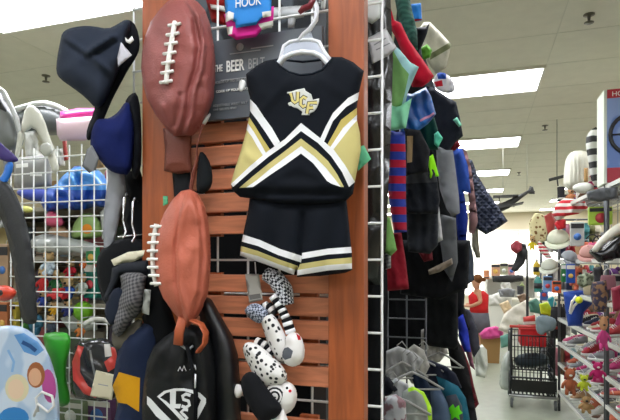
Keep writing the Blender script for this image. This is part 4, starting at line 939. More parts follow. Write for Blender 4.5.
toys = [('striped_toy', 'toy', 'white and blue striped toy under the crumpled plastic', [(33, 254), (44, 253), (50, 262), (60, 254), (66, 262), (60, 274), (36, 272)], '#b8c8d4'),
 ('toy_figure', 'toy', 'red capped toy figure left in the grid', [(38, 272), (44, 268), (49, 274), (49, 290), (40, 292)], '#b82c2c'),
 ('toy_figure', 'toy', 'toy figure with blue legs below the red capped one', [(39, 291), (49, 290), (49, 306), (41, 306)], '#2c4494'),
 ('toy_figure', 'toy', 'green and white toy figure beside the red capped one', [(50, 276), (56, 270), (62, 276), (62, 290), (52, 292)], '#3c8c54'),
 ('toy_car', 'toy car', 'red toy car under the green and white figure', [(50, 288), (60, 287), (66, 294), (64, 302), (52, 300)], '#c42c30'),
 ('toy_cap', 'toy', 'bright blue toy cap in the middle of the grid', [(62, 282), (70, 278), (76, 284), (75, 298), (64, 297)], '#244c94'),
 ('red_toy', 'toy', 'red toy block above the bright blue toy cap', [(62, 264), (70, 260), (80, 263), (80, 276), (64, 277)], '#b81c30'),
 ('teal_pack', 'toy pack', 'teal toy pack by the black beanie', [(86, 268), (94, 262), (99, 272), (98, 296), (88, 298)], '#1c7c6c'),
 ('green_box', 'box', 'dark green toy box right of the crumpled plastic', [(88, 248), (97, 246), (98, 262), (89, 264)], '#2c7c4c'),
 ('orange_toy', 'toy', 'orange toy knob right beneath the green toy box', [(80, 258), (87, 258), (87, 268), (80, 268)], '#cc6830'),
 ('white_toy', 'toy', 'white toy cup between the red block and teal pack', [(77, 276), (86, 274), (88, 290), (79, 294)], '#c4ccc4'),
 ('pink_doll', 'doll', 'tiny pink doll beside the teal pack', [(82, 286), (88, 284), (90, 300), (84, 302)], '#c84874'),
 ('fish_toy', 'toy', 'yellow fish shaped toy above the green shell', [(42, 308), (50, 302), (58, 306), (66, 303), (64, 312), (54, 314), (46, 313)], '#d4a428'),
 ('purple_toy', 'toy', 'dark blue toy block left of the green ball', [(63, 300), (73, 300), (74, 316), (64, 316)], '#38407c'),
 ('green_ball', 'ball', 'lime green ball behind the lower grid', ell(83, 311, 8, 8), '#74b424'),
 ('white_bag', 'plastic bag', 'milky plastic bag over the green ball', [(60, 318), (78, 314), (96, 318), (98, 330), (70, 332)], '#a8aca4'),
 ('orange_net', 'toy', 'orange toy strip above the clear bag', [(70, 322), (82, 326), (92, 332), (88, 336), (74, 330)], '#c87838'),
 ('grey_toy', 'toy', 'grey toy truck behind the black rubber blade', [(22, 262), (34, 258), (36, 280), (26, 282)], '#77787a'),
 ('tan_book', 'book', 'tan book edge behind the black rubber blade', [(0, 246), (8, 244), (11, 284), (3, 286)], '#a08468'),
 ('white_hose', 'toy', 'white toy frame at the far left edge', [(0, 196), (5, 190), (10, 210), (8, 228), (0, 226)], '#b0b2ae'),
 ('orange_pack', 'toy pack', 'orange red pack at the left edge above the blue board', [(0, 304), (7, 302), (10, 330), (3, 336), (0, 330)], '#a8643c'),
 ('yellow_pack', 'toy pack', 'yellow pack beside the orange red pack at the left edge', [(9, 302), (15, 302), (18, 322), (11, 328)], '#c8b444'),
 ('green_pack', 'toy pack', 'green pack under the black rubber blade tip', [(17, 318), (24, 318), (27, 332), (19, 334)], '#4c8c3c'),
 ('teal_toy', 'toy', 'teal toy above the green shell', [(26, 300), (38, 322), (44, 332), (36, 334), (26, 324)], '#386c84'),
 ('dark_toy', 'toy', 'dark toy train in the lower grid', [(43, 318), (58, 316), (60, 330), (46, 333)], '#3c4450'),
 ('colour_pack', 'toy pack', 'colourful toy pack at the bottom edge under the clear bag', [(62, 404), (84, 400), (86, 425), (62, 425)], '#6c7c58'),
 ('purple_pack', 'toy pack', 'purple toy pack at the bottom edge next to the navy sweater', [(86, 400), (112, 398), (114, 425), (88, 425)], '#6c4870'),
 ('teal_box', 'box', 'green box left of the dark clear bag at the bottom', [(56, 398), (64, 400), (62, 425), (54, 425)], '#2c7450')]
HOOK = .55
for i, (nm, cat, lab, poly, col) in enumerate(toys):
    Yi = 2.24+.04*(i % 4)
    if goods(cat, lab, poly, Yi, col, G, i) is None: it(nm, cat, lab, poly, Yi, col, T=.035, group=G, smooth=0, fold=(.01, 14, 30))
HOOK = 0
# crowded filler shelf rows seen between them
rnd = random.Random(4)
cols = ['#7a6a58', '#5c7480', '#8c4848', '#4c5c48', '#8c8474', '#605468', '#a89868', '#48545c']
names = ['brown', 'slate', 'brick red', 'moss green', 'stone', 'plum', 'straw', 'steel grey']
for si, z in enumerate((.861, 1.371, 1.631)):
    for j in range(8):
        x = -2.95+j*.185; hgt = [.42, .2, .2][si]*rnd.uniform(.75, 1)
        k = (j+si*3) % 8
        o = MB().box((x, 2.68, z+hgt/2), (.15, .2, hgt), bevel=.006).build('toy_box', mat(cols[k], rough=.6, var=.2))
        tag(o, '%s toy box at the back of the %s shelf of the toy corner' % (names[k], ['lower', 'middle', 'upper'][si]), 'box', 'toy boxes at the back of the toy shelf')
for nm, cat, lab, poly, Y_, col in (('white_boot', 'boot', 'white toy boot behind the white harness', [(24, 132), (36, 130), (38, 150), (46, 158), (44, 166), (26, 166)], 2.5, '#c4c6be'),
    ('grey_case', 'case', 'grey plastic case just below the top wire of the white grid', [(2, 150), (16, 148), (17, 172), (4, 174)], 2.4, '#77797a'),
    ('tan_folder', 'folder', 'tan folder standing right of the brown cardboard box', [(92, 146), (104, 144), (104, 168), (94, 169)], 2.5, '#a48a5c'),
    ('white_tray', 'tray', 'white tray edge behind the harness buckle', [(48, 150), (62, 148), (64, 166), (50, 168)], 2.5, '#bdbfb8'),
    ('white_wrap', 'plastic bag', 'white plastic wrap right of the green and clear toy pack', [(100, 212), (106, 206), (108, 232), (102, 240)], 2.3, '#c0c2bc'),
    ('red_wrap', 'plastic bag', 'red wrap under the crumpled plastic at its right end', [(92, 254), (99, 252), (100, 266), (93, 268)], 2.3, '#b03038')):
    it(nm, cat, lab, poly, Y_, col, T=.04, smooth=0, D=.015, fold=(.01, 18, 20), n=14)
# things piled on top
t = empty('plastic_shell', P(15, 150, 2.2), 'grey and black plastic shell with a pale rim at the top left', 'plastic shell')
it('shell', None, None, [(-8, 86), (0, 90), (8, 103), (16, 112), (20, 128), (22, 146), (12, 152), (-8, 152)], 2.15, plastic('#6f7372'), T=.09, n=18, parent=t, regions=[([(-10, 80), (2, 90), (9, 106), (6, 112), (-10, 104)], mat('#181a1e', rough=.4))])
MB().tube([P(x, y, 2.08) for x, y in ((-4, 86), (4, 92), (11, 106), (16, 118), (20, 134))], .012, 8).build('rim', plastic('#bfc2c0'), t)
t = empty('baby_bath', P(45, 130, 2.5), 'dark grey plastic basin with a white rolled rim behind the white straps', 'basin')
it('basin', None, None, [(12, 112), (24, 106), (40, 103), (54, 105), (66, 112), (72, 122), (70, 132), (56, 136), (30, 134), (14, 124)], 2.55, plastic('#5d6262'), T=.1, n=18, parent=t)
MB().tube([P(x, y, 2.48) for x, y in ((9, 112), (20, 108), (34, 104), (46, 103), (56, 106), (66, 111), (74, 120))], .016, 8).build('rim', plastic('#e6e8e4'), t)
t = empty('white_harness', P(45, 165, 2.1), 'white padded toy harness draped over the top of the white grid', 'harness')
WP = mat('#d9d9cc', rough=.5, bump=.15)
it('strap', None, None, [(26, 104), (36, 106), (44, 118), (50, 138), (56, 152), (50, 156), (42, 142), (34, 126), (24, 134), (20, 130)], 2.06, WP, T=.03, n=16, parent=t)
it('strap', None, None, [(18, 130), (24, 132), (22, 146), (18, 160), (14, 160), (16, 146)], 2.06, WP, T=.015, parent=t)
it('strap', None, None, [(44, 140), (52, 144), (56, 156), (60, 170), (54, 176), (48, 160)], 2.06, WP, T=.025, parent=t)
it('buckle', None, None, [(40, 144), (50, 142), (54, 152), (46, 158), (40, 152)], 2.03, mat('#bdbfb6', rough=.4), T=.02, parent=t)
t = empty('storage_tub', P(76, 140, 2.4), 'translucent storage tub with hot pink lid on top of the toy shelf', 'tub')
it('lid', None, None, [(60, 112), (78, 108), (98, 108), (97, 118), (80, 120), (60, 121)], 2.45, plastic('#e03c9c', rough=.3), T=.03, parent=t, smooth=0)
it('tub', None, None, [(56, 119), (92, 116), (96, 118), (92, 138), (84, 141), (60, 141), (57, 134)], 2.38, plastic('#d8bcc4', rough=.3), T=.04, parent=t, smooth=0, n=14)
# blade, straps and wheel nearest the camera
t = empty('rubber_blade', P(30, 330, 1.7), 'curved black ribbed rubber blade at the left edge in front of the grid', 'blade')
RB = mat('#25272a', rough=.6, bump=.5, scale=90)
it('blade', None, None, [(-4, 176), (6, 180), (14, 190), (22, 208), (29, 232), (34, 262), (36, 295), (38, 322), (31, 325), (22, 322), (18, 300), (14, 272), (9, 245), (3, 222), (-4, 210)], 1.7, RB, T=.02, D=.012, n=24, parent=t,
   disp=lambda x, y: g(x, y, ell(17, 243, 6, 9)+[(23, 243)], 1.2, .006)+g(x, y, [(22, 290), (30, 288)], 1.2, .004)+g(x, y, [(22, 297), (31, 295)], 1.2, .004))
it('strap', 'strap', 'dark purple strap at the left edge above the black blade', [(-4, 138), (4, 146), (14, 154), (20, 161), (10, 163), (-4, 158)], 1.72, mat('#32206c', rough=.6), T=.012)
it('strap', 'strap', 'bright blue strap curling down under the purple one', [(6, 162), (14, 162), (12, 174), (6, 184), (-2, 190), (-4, 182), (3, 174)], 1.7, mat('#1c6cc8', rough=.6), T=.012)
t = empty('skate_wheel', P(2, 294, 1.75), 'orange red plastic wheel at the left edge beside the black blade', 'wheel')
it('tyre', None, None, ell(3, 293, 13, 8), 1.78, plastic('#d8442c'), T=.03, n=14, parent=t)
it('hub', None, None, ell(0, 293, 3, 3), 1.73, plastic('#181818'), T=.01, n=6, parent=t)
# board, shell, clear bag in front of the grid
t = empty('foam_board', P(20, 480, 1.85), 'pale blue oval foam snow board standing at the lower left corner', 'board')
ob = it('deck', None, None, [(-30, 352), (-18, 334), (-4, 327), (10, 325), (24, 327), (38, 337), (48, 352), (55, 372), (59, 395), (60, 420), (58, 450), (50, 480), (-20, 490), (-34, 440)], 1.86, mat('#a4bcd8', kind='print', color2='#c4d2e4', scale=7, rough=.4), T=.02, D=.02, n=34, parent=t,
   regions=[([(14, 335), (24, 333), (38, 342), (44, 350), (36, 356), (24, 352)], mat('#5c94d0', rough=.4)), (stroke([(22, 342), (30, 346), (36, 351)], 4), mat('#1c4c88', rough=.4)),
            (ell(14, 418, 15, 11), mat('#2c7cc0', rough=.4)), (ell(49, 386, 7, 17, -.1), mat('#b04890', rough=.4)),
            (ell(17, 388, 12, 14), mat('#d6cba8', rough=.4)), (ell(16, 389, 8, 10), mat('#e0c4a8', rough=.4)), (ell(36, 375, 9, 13), mat('#9c5c34', rough=.4)), (ell(35, 377, 6.5, 9), mat('#d8a888', rough=.4)), (stroke([(8, 350), (14, 362), (12, 372)], 2.5), mat('#7ca8d8', rough=.4))])
MB().tube([ob.matrix_world.translation*0+o_surf[ob.name](x, y, .02) for x, y in ((38, 412), (36, 398), (42, 392), (52, 396), (54, 406), (48, 412), (38, 404), (34, 416))], .006, 8).build('rope_loop', mat('#e4e4e4', rough=.6), t)
it('green_shell', 'toy', 'bright green plastic hourglass shaped toy behind the foam board', [(42, 334), (52, 332), (66, 332), (71, 337), (70, 350), (66, 364), (66, 380), (70, 394), (70, 404), (60, 408), (54, 400), (52, 372), (46, 350)], 2.0, plastic('#38a52c', rough=.35), T=.04, n=20)
t = empty('zip_plastic_bag', P(92, 405, 1.98), 'clear plastic bag holding a black and coral red item with a cream tag', 'plastic bag')
CL = mat('#2b2c30', rough=.15, bump=.7, scale=24)
it('bag', None, None, [(76, 342), (92, 338), (108, 338), (116, 348), (120, 370), (118, 396), (104, 402), (88, 400), (72, 398), (69, 380), (71, 360)], 2.0, CL, T=.05, n=26, D=.05, parent=t, fold=(.008, 14, 30),
   regions=[([(78, 345), (84, 347), (80, 358), (80, 372), (88, 386), (98, 392), (96, 398), (84, 394), (73, 380), (72, 362)], mat('#c8443c', rough=.35)), ([(106, 346), (116, 348), (118, 366), (108, 372), (104, 362), (112, 356)], mat('#c8443c', rough=.35)),
            (stroke([(90, 350), (92, 362), (96, 380)], 2), mat('#85888c', rough=.2)), ([(104, 344), (110, 344), (112, 356), (105, 357)], mat('#c9c6c0', rough=.4))])
it('paper_tag', None, None, [(96, 370), (116, 375), (112, 400), (90, 396)], 1.9, mat('#cfc8ae', rough=.7), T=.002, smooth=0, parent=t, regions=[(stroke([(98, 384), (108, 386)], 1), mat('#8c9098'))])
it('hanger_hook', 'hanger', 'white plastic hanger above the clear bag', [(82, 322), (94, 316), (108, 318), (112, 326), (104, 322), (92, 322), (84, 328)], 2.05, mat('#dcdcd4', rough=.4), T=.008)
# ================= aisle, trolley and shoe racks =================
m_rack = mat('#9a9c9c', rough=.35, metal=.6); m_rackd = mat('#54565a', rough=.45, metal=.4); m_edge = mat('#d4d4ce', rough=.45)
def SH(s, w, z): return Vector((.82+.06*s+.998*w, 6.15-.998*s+.06*w, z))
def YS(px, w):
    d = ray(px, 262); r = d.x/d.y
    s = (r*(6.15+.06*w)-.82-.998*w)/(.06+.998*r)
    return 6.15-.998*s+.06*w
RA = Matrix.Rotation(math.radians(3.45), 4, 'Z')
LEV = [.22, .52, .74, 1.0, 1.3, 1.62, 2.18]
for ui, (s0, s1, lb) in enumerate(((0, 1.68, 'chrome wire shoe rack with six shelves along the right of the aisle'), (1.72, 3.3, 'nearest wire shoe rack cut off by the right edge of the picture'))):
    r = empty('shoe_rack', SH((s0+s1)/2, .22, 0), lb, 'shoe rack', 'shoe racks along the aisle')
    for s in (s0, s1):
        for w in (0, .45): MB().tube([SH(s, w, 0), SH(s, w, 2.2)], .014, 8).build('upright', m_rackd, r)
    for z in LEV:
        mb = MB()
        for w in (0, .45): mb.tube([SH(s0, w, z), SH(s1, w, z)], .008, 6); mb.tube([SH(s0, w, z-.035), SH(s1, w, z-.035)], .005, 6)
        for w in (.09, .18, .27, .36): mb.tube([SH(s0, w, z), SH(s1, w, z)], .003, 5)
        k = 0
        while s0+k*.06 <= s1: mb.tube([SH(s0+k*.06, 0, z+.002), SH(s0+k*.06, .45, z+.002)], .0025, 5); k += 1
        mb.build('shelf', m_rack, r)
        MB().box(SH((s0+s1)/2, -.012, z-.012), (.006, s1-s0, .03), RA).build('price_rail', m_edge, r)
    mb = MB()
    for z in [i*.2+.1 for i in range(11)]: mb.tube([SH(s0, .45, z), SH(s1, .45, z)], .004, 5)
    k = 0
    while s0+k*.2 <= s1: mb.tube([SH(s0+k*.2, .45, 0), SH(s0+k*.2, .45, 2.2)], .004, 5); k += 1
    mb.build('back_grid', m_rack, r)

# shoes: toe towards the aisle
def make_shoe(kind):
    r = empty('shoe', (0, 0, 0), 'x', 'shoe')
    L = .2
    # side section, x = along foot (toe at -L/2)
    st = [(-.5, .002, .030), (-.42, .0, .045), (-.28, .0, .056), (-.1, .0, .075), (.1, .0, .088), (.28, .0, .096), (.42, .0, .098), (.5, .01, .085)]
    if kind == 'flat': st = [(x, a, .02+(b-.02)*.45) for x, a, b in st]
    if kind == 'boot': st = [(x, a, b+(0 if x < 0 else .09)) for x, a, b in st]
    wd = [.018, .034, .041, .038, .033, .031, .030, .02]
    bm = MB(); vs = []; fs = []; n = 12
    for (x, z0, z1), w in zip(st, wd):
        for k in range(n):
            a = 2*PI*k/n
            vs.append(Vector((x*L, w*math.cos(a)*(1 if math.sin(a) < .2 else .8), .016+(z1-.016)*(.5+.5*math.sin(a)))))
    m = len(st)
    for i in range(m-1):
        for k in range(n): fs.append((i*n+k, (i+1)*n+k, (i+1)*n+(k+1) % n, i*n+(k+1) % n))
    fs.append(tuple(range(n))); fs.append(tuple((m-1)*n+k for k in range(n))[::-1])
    bm._add(vs, fs)
    u = bm.build('upper', mat('#888888'), r, (0, 0, 0))
    bm = MB(); vs = []; fs = []
    for (x, z0, z1), w in zip(st, wd):
        w += .004
        vs += [Vector((x*L*1.03, -w, 0)), Vector((x*L*1.03, w, 0)), Vector((x*L*1.03, w, .02)), Vector((x*L*1.03, -w, .02))]
    for i in range(m-1):
        for k in range(4): fs.append((i*4+k, (i+1)*4+k, (i+1)*4+(k+1) % 4, i*4+(k+1) % 4))
    fs.append((0, 1, 2, 3)); fs.append((m*4-1, m*4-2, m*4-3, m*4-4))
    bm._add(vs, fs); bm.build('sole', mat('#dcdcd8', rough=.6), r, (0, 0, 0))
    bm = MB()
    if kind == 'flat': bm.tube([(-.02, -.035, .03), (-.02, 0, .05), (-.02, .035, .03)], .004, 6)
    else:
        for j in range(3): bm.tube([(-.03+j*.016, -.022, .066+j*.008), (-.03+j*.016, 0, .078+j*.008), (-.03+j*.016, .022, .066+j*.008)], .003, 5)
    bm.build('lace' if kind != 'flat' else 'strap', mat('#e6e6e2', rough=.7), r, (0, 0, 0))
    return r
kinds = {k: make_shoe(k) for k in ('sneaker', 'flat', 'boot')}
used = set()
pal = [('pink', '#c8507c'), ('white', '#c9c7c0'), ('tan', '#a07c58'), ('black', '#1c1c20'), ('red', '#a8242c'), ('silver grey', '#8a8c90'), ('brown', '#5c3c28'), ('coral', '#cc6c50'), ('purple', '#6c3c84'), ('navy', '#222c4c'), ('cream', '#c4b898'), ('magenta', '#b02468')]
lv = ['lowest', 'second lowest', 'third lowest', 'waist high', 'chest high', 'eye level']
rnd = random.Random(11); rowc = {}
shade = {}
for zi, z in enumerate(LEV[:4]):
    s = .1; k = 0
    while s < 2.5:
        if not (1.6 < s < 1.8) and not (z == .22 and s > 1.9):
            kind = rnd.choice(['sneaker', 'sneaker', 'flat', 'boot' if zi not in (1, 2) else 'flat'])
            cn, cc = pal[(zi*5+k*3+rnd.randint(0, 2)) % len(pal)]
            if kind in used: o = copy_tree(kinds[kind])
            else: o = kinds[kind]; used.add(kind)
            w = rnd.choice([.08, .11, .14])+(.2 if k % 2 else 0); o.location = SH(s, w+.04, z+.006)
            o.rotation_euler = (0, 0, math.radians(3.45+rnd.uniform(-35, 35)))
            pieces = [c for c in children(o)]
            key = (kind, cn)
            for c in pieces:
                if c.name.startswith('upper'):
                    if key not in shade:
                        me = c.data.copy(); me.materials.clear(); me.materials.append(mat(cc, rough=.6, var=.15)); shade[key] = me
                    c.data = shade[key]
            q = (cn, kind, zi); rowc[q] = rowc.get(q, 0)+1
            o.name = {'sneaker': 'sneaker', 'flat': 'ballet_flat', 'boot': 'ankle_boot'}[kind]
            o['category'] = 'shoe'
            o['label'] = '%s %s on the %s rack shelf, %s such from the trolley' % (cn, {'sneaker': 'sneaker', 'flat': 'slip-on shoe', 'boot': 'ankle boot'}[kind], lv[zi], ['first', 'second', 'third', 'fourth', 'fifth', 'sixth', 'seventh', 'eighth', 'ninth'][min(8, rowc[q]-1)])
            o['group'] = 'shoes on the wire racks'
        s += rnd.uniform(.055, .085); k += 1

def rt(name, cat, lab, poly, Y, col, T=.05, group=None, smooth=1, n=12, m=None, **k):
    return puff(name, poly, Y, T, m or mat(col, rough=.7, bump=.2, scale=30, var=.1), n=n, smooth=smooth, label=lab, cat=cat, group=group, **k)
# the upper shelves: hats, bags, bottles, packets, plush
LEV2 = [(1.3, .28), (1.62, .5), (2.18, .2)]
nmz = {1.3: 'shelf above the shoes', 1.62: 'shelf at eye level', 2.18: 'top shelf'}
rnd = random.Random(23); cnt = {}
gk = ['cap', 'bag', 'bottle', 'pack', 'plush toy', 'hat', 'doll', 'pack', 'bag', 'plush toy']
for z, hm in LEV2:
    for row, w0 in (('front', .11), ('rear', .32)):
        s = .08; k = 0
        while s < 3.2:
            if z == 2.18 and (row == 'front' and s > 1.3 or s > 1.5): break
            kd = gk[(k*3+int(z*10)+(row == 'rear')*4) % 10]; cn, cc_ = pal[(k*5+int(z*7)+(row == 'rear')*2) % len(pal)]
            w_, h_ = {'cap': (.17, .12), 'bag': (.2, .24), 'bottle': (.08, .22), 'pack': (.12, .2), 'plush toy': (.17, .24), 'hat': (.24, .13), 'doll': (.12, .24)}[kd]
            h_ = min(h_*rnd.uniform(.85, 1.15), hm*.95)
            c = SH(s, w0, z+.006+h_/2); key = (kd, cn, z, row); cnt[key] = cnt.get(key, 0)+1
            lab = '%s %s, %s row, %s of the rack' % (cn, kd, row, nmz[z])+('' if cnt[key] == 1 else ', %s such from the trolley' % ['second', 'third', 'fourth', 'fifth'][cnt[key]-2])
            kk = dict(label=lab, group='goods on the upper rack shelves')
            if kd == 'cap': cap3d(c-Vector((0, 0, h_*.45)), w_, cc_, rot=rnd.uniform(-80, 0), tilt=0, **kk)
            elif kd == 'bag': bag3d(c, w_, h_, cc_, **kk)
            elif kd == 'bottle': bottle3d(c, w_, h_, cc_, **kk)
            elif kd == 'pack': pack3d(c, w_, h_, cc_, **kk)
            elif kd == 'hat': hat3d(c, w_, h_, cc_, **kk)
            elif kd == 'doll': plush3d(c, w_, h_, cc_, '#c8946c', name='doll', cat='doll', **kk)
            else: plush3d(c, w_, h_, cc_, **kk)
            s += w_*rnd.uniform(1.0, 1.2)+.02; k += 1
# product box on the top shelf
bX, bY = .891, 4.39
zb, zt = 2.188, 2.89
b = empty('product_box', (bX+.3, bY+.12, zb), 'large blue and white product box with red bands on the top rack shelf', 'box')
MB().box((bX+.3, bY+.12, (zb+zt)/2), (.6, .24, zt-zb), bevel=.004).build('carton', mat('#d4dccc', rough=.5), b)
MB().box((bX+.31, bY-.002, (zb+zt)/2), (.58, .006, zt-zb-.01)).build('front_print', mat('#5c78b4', rough=.4, kind='print', color2='#8298c8', scale=5), b)
MB().box((bX+.31, bY-.006, zt-.035), (.58, .006, .065)).build('top_band', mat('#b0142c', rough=.4), b)
MB().box((bX+.31, bY-.006, zb+.06), (.58, .006, .11)).build('bottom_band', mat('#a01830', rough=.4), b)
text('HO', .05, (bX+.05, bY-.0105, zt-.055), (1, 0, 0), (0, 0, 1), mat('#e8e8e8'), b)
mb = MB(); c = Vector((bX+.19, bY-.012, zb+.36))
mb.tube([c+Vector((math.cos(a)*.15, 0, math.sin(a)*.15)) for a in [i*2*PI/24 for i in range(25)]], .014, 8, flat=.4)
mb.tube([c+Vector((-.14, 0, 0)), c, c+Vector((.14, 0, 0))], .014, 6, flat=.4); mb.tube([c, c+Vector((0, 0, -.14))], .014, 6, flat=.4)
mb.build('printed_wheel', mat('#14161c', rough=.5), b)
rt('zebra_bag', 'bag', 'black and white striped bag leaning behind the product box', [(585, 140), (590, 130), (598, 126), (602, 140), (602, 186), (592, 186), (588, 160)], 4.75, '#202020', T=.05, m=mat('#1a1a1a', kind='hstripe', color2='#c8c8c0', scale=3, rough=.6))
rt('lampshade', 'lampshade', 'white pleated fabric shade on the top rack shelf', [(563, 189), (564, 170), (566, 158), (572, 151), (584, 150), (591, 156), (593, 170), (592, 188), (580, 191)], 5.3, '#dad8c8', T=.12, n=24, disp=lambda x, y: .012*math.sin(x*1.6))
rt('tan_card', 'card', 'narrow tan card standing beside the pleated shade', [(584, 168), (588, 168), (588, 182), (584, 182)], 5.1, '#a88450', T=.01, smooth=0)
rt('ski_goggles', 'goggles', 'white goggles lying in front of the pleated shade', [(572, 186), (582, 182), (594, 184), (594, 191), (584, 194), (574, 192)], 4.95, '#d8d8d0', T=.05)
R = 'goods hanging on the right of the aisle'
items = [
 ('black_hat', 'hat', 'small black top hat left of the pleated shade', [(557, 188), (565, 187), (565, 198), (567, 201), (555, 201), (558, 197)], 5.9, '#1c1a1c'),
 ('doll', 'doll', 'doll face with orange skin below the pleated shade', [(566, 190), (573, 188), (576, 196), (572, 202), (566, 200)], 5.7, '#c08058'),
 ('red_white_costume', 'costume', 'red and white striped costume draped on the rack top', [(552, 214), (556, 204), (564, 198), (574, 199), (584, 200), (588, 208), (578, 214), (566, 216), (558, 222)], 5.6, None),
 ('lime_box', 'box', 'lime green box on the rack under the product box', [(588, 210), (611, 207), (612, 222), (589, 225)], 4.5, '#a4c43c'),
 ('grey_slipper', 'slipper', 'pair of grey slippers beneath the product box', [(586, 192), (600, 188), (618, 187), (618, 198), (600, 202), (588, 200)], 4.3, '#55585c'),
 ('white_cap', 'cap', 'large white cap hanging at the end of the rack', [(546, 242), (552, 232), (560, 226), (568, 230), (570, 240), (564, 250), (556, 252), (548, 249)], 5.9, '#cfd2bc'),
 ('red_bow', 'bow', 'bright red bow above the large white cap', [(554, 224), (559, 218), (566, 220), (566, 228), (558, 230)], 5.8, '#c8202c'),
 ('white_mug_cap', 'cap', 'smaller white cap hanging below the large white one', [(541, 262), (547, 256), (556, 258), (558, 268), (553, 276), (543, 274)], 6.1, '#cccfc0'),
 ('leopard_scarf', 'scarf', 'cream animal print scarf hanging high over the aisle end', [(529, 222), (535, 213), (543, 214), (548, 226), (546, 240), (538, 246), (530, 240)], 6.6, None),
 ('red_flower_cloth', 'cloth', 'red patterned cloth between cream scarf and striped costume', [(544, 216), (551, 212), (556, 220), (554, 232), (548, 236)], 6.3, '#a83c34'),
 ('yellow_toy', 'toy', 'yellow toy hanging below the cream animal print scarf', [(528, 238), (534, 236), (536, 246), (530, 250)], 6.5, '#d8c428'),
 ('yellow_bottle', 'bottle', 'yellow topped bottle hanging below the cream scarf', [(533, 260), (539, 259), (540, 274), (534, 275)], 6.4, '#d0b030'),
 ('teal_bottle', 'bottle', 'teal bottle standing under the yellow topped bottle', [(534, 274), (541, 274), (542, 292), (535, 292)], 6.4, '#3c9088'),
 ('striped_flag', 'flag', 'red and white striped cloth strip beside the smaller white cap', [(538, 240), (547, 248), (552, 258), (546, 258), (538, 250)], 6.3, None),
 ('clear_cup_pack', 'pack', 'pale clear pack hanging right of the large white cap', [(570, 226), (580, 222), (584, 236), (578, 246), (571, 242)], 5.3, '#b4b8b4'),
 ('grey_cap', 'cap', 'grey cap hanging by the blue pack', [(562, 252), (572, 248), (576, 258), (570, 268), (563, 264)], 5.4, '#8c9094'),
 ('blue_pack', 'pack', 'royal blue pack hanging in the middle of the rack', [(566, 266), (574, 264), (575, 281), (567, 283)], 5.2, '#1c4ca4'),
 ('green_pack', 'pack', 'thin green pack beside the royal blue one', [(561, 264), (565, 264), (566, 282), (562, 282)], 5.25, '#2c7c40'),
 ('orange_pack', 'pack', 'orange pack hanging below the green one', [(552, 283), (560, 281), (561, 292), (553, 293)], 5.7, '#d05c2c'),
 ('blue_white_pack', 'pack', 'blue and white pack left of the orange one', [(543, 278), (551, 276), (552, 291), (544, 292)], 5.9, '#6c94c4'),
 ('pink_cap', 'cap', 'pale pink cap on the rack beside the white sports helmet', [(582, 246), (592, 242), (596, 256), (590, 264), (583, 260)], 4.9, '#c09088'),
 ('camo_cap', 'cap', 'sage camouflage cap on the rack shelf', [(577, 276), (586, 272), (595, 276), (594, 284), (582, 288), (577, 284)], 4.9, None),
 ('black_bundle', 'cloth', 'black cloth bundle hanging next to the camouflage cap', [(593, 268), (602, 266), (606, 284), (598, 290), (594, 282)], 4.6, '#1c1a20'),
 ('pink_bag', 'bag', 'small dusty pink bag at the right by the helmets', [(600, 270), (612, 268), (616, 284), (606, 290), (600, 284)], 4.3, '#8c5c64'),
 ('print_dress', 'dress', 'dark print dress hanging on the front of the rack', [(592, 282), (606, 280), (608, 296), (606, 312), (594, 312), (591, 298)], 4.2, None),
 ('red_pouch', 'pouch', 'crimson pouch at the right picture edge', [(611, 288), (624, 284), (624, 310), (613, 312)], 4.0, '#8c1c38'),
 ('black_bag', 'bag', 'black handbag hanging behind the trolley handle', [(551, 296), (560, 292), (566, 306), (566, 330), (556, 338), (550, 322)], 6.2, '#17181a'),
 ('lime_cloth', 'cloth', 'fluorescent yellow cloth over the trolley corner', [(539, 304), (547, 302), (553, 308), (550, 316), (541, 314)], 6.6, '#c4d420'),
 ('teal_cloth', 'cloth', 'teal cloth above the fluorescent yellow one', [(547, 299), (553, 296), (557, 304), (552, 310)], 6.5, '#3ca4b0'),
 ('pink_doll', 'doll', 'hot pink doll dress hanging on the lower rack', [(597, 322), (604, 316), (610, 322), (610, 340), (602, 350), (597, 342)], 4.25, '#c0407c'),
 ('magenta_plush', 'plush toy', 'magenta plush in the rack below the pink doll dress', [(590, 372), (597, 364), (604, 362), (605, 374), (598, 380), (592, 380)], 4.3, '#b01c60'),
 ('brown_plush', 'plush toy', 'reddish brown plush toy on the second rack shelf', [(563, 372), (570, 368), (577, 374), (578, 388), (570, 394), (562, 388)], 5.15, '#a05838'),
 ('yellow_plush', 'plush toy', 'yellow green plush on the rack near the magenta one', [(578, 378), (586, 375), (590, 384), (584, 390), (578, 387)], 4.9, '#b8c430'),
 ('tan_plush', 'plush toy', 'tan plush toy lying on the lowest rack shelf', [(576, 398), (590, 396), (596, 404), (588, 412), (577, 410)], 4.9, '#a8885c')]
special = {'red_white_costume': mat('#c43038', kind='hstripe', color2='#e0dcd4', scale=5, rough=.9), 'striped_flag': mat('#b83440', kind='hstripe', color2='#e0dcd4', scale=8, rough=.9),
           'leopard_scarf': mat('#d8cfa0', kind='dots', color2='#7c5a2c', scale=22, rough=.9), 'camo_cap': mat('#98a088', kind='print', color2='#5c6450', scale=30, rough=.9),
           'print_dress': mat('#3a3448', kind='print', color2='#8c6c50', scale=26, rough=.9)}
HOOK = .2
for i, (nm, cat, lab, poly, Y, col) in enumerate(items):
    if col is None or goods(cat, lab, poly, Y, col, R, i) is None: rt(nm, cat, lab, poly, Y, col, m=special.get(nm), group=R, smooth=0, D=.02, fold=(.018, 8, 15), n=14)
HOOK = 0
t = empty('sports_helmet', P(606, 262, 4.2), 'glossy black and white sports helmets nested on the rack at the right edge', 'helmet')
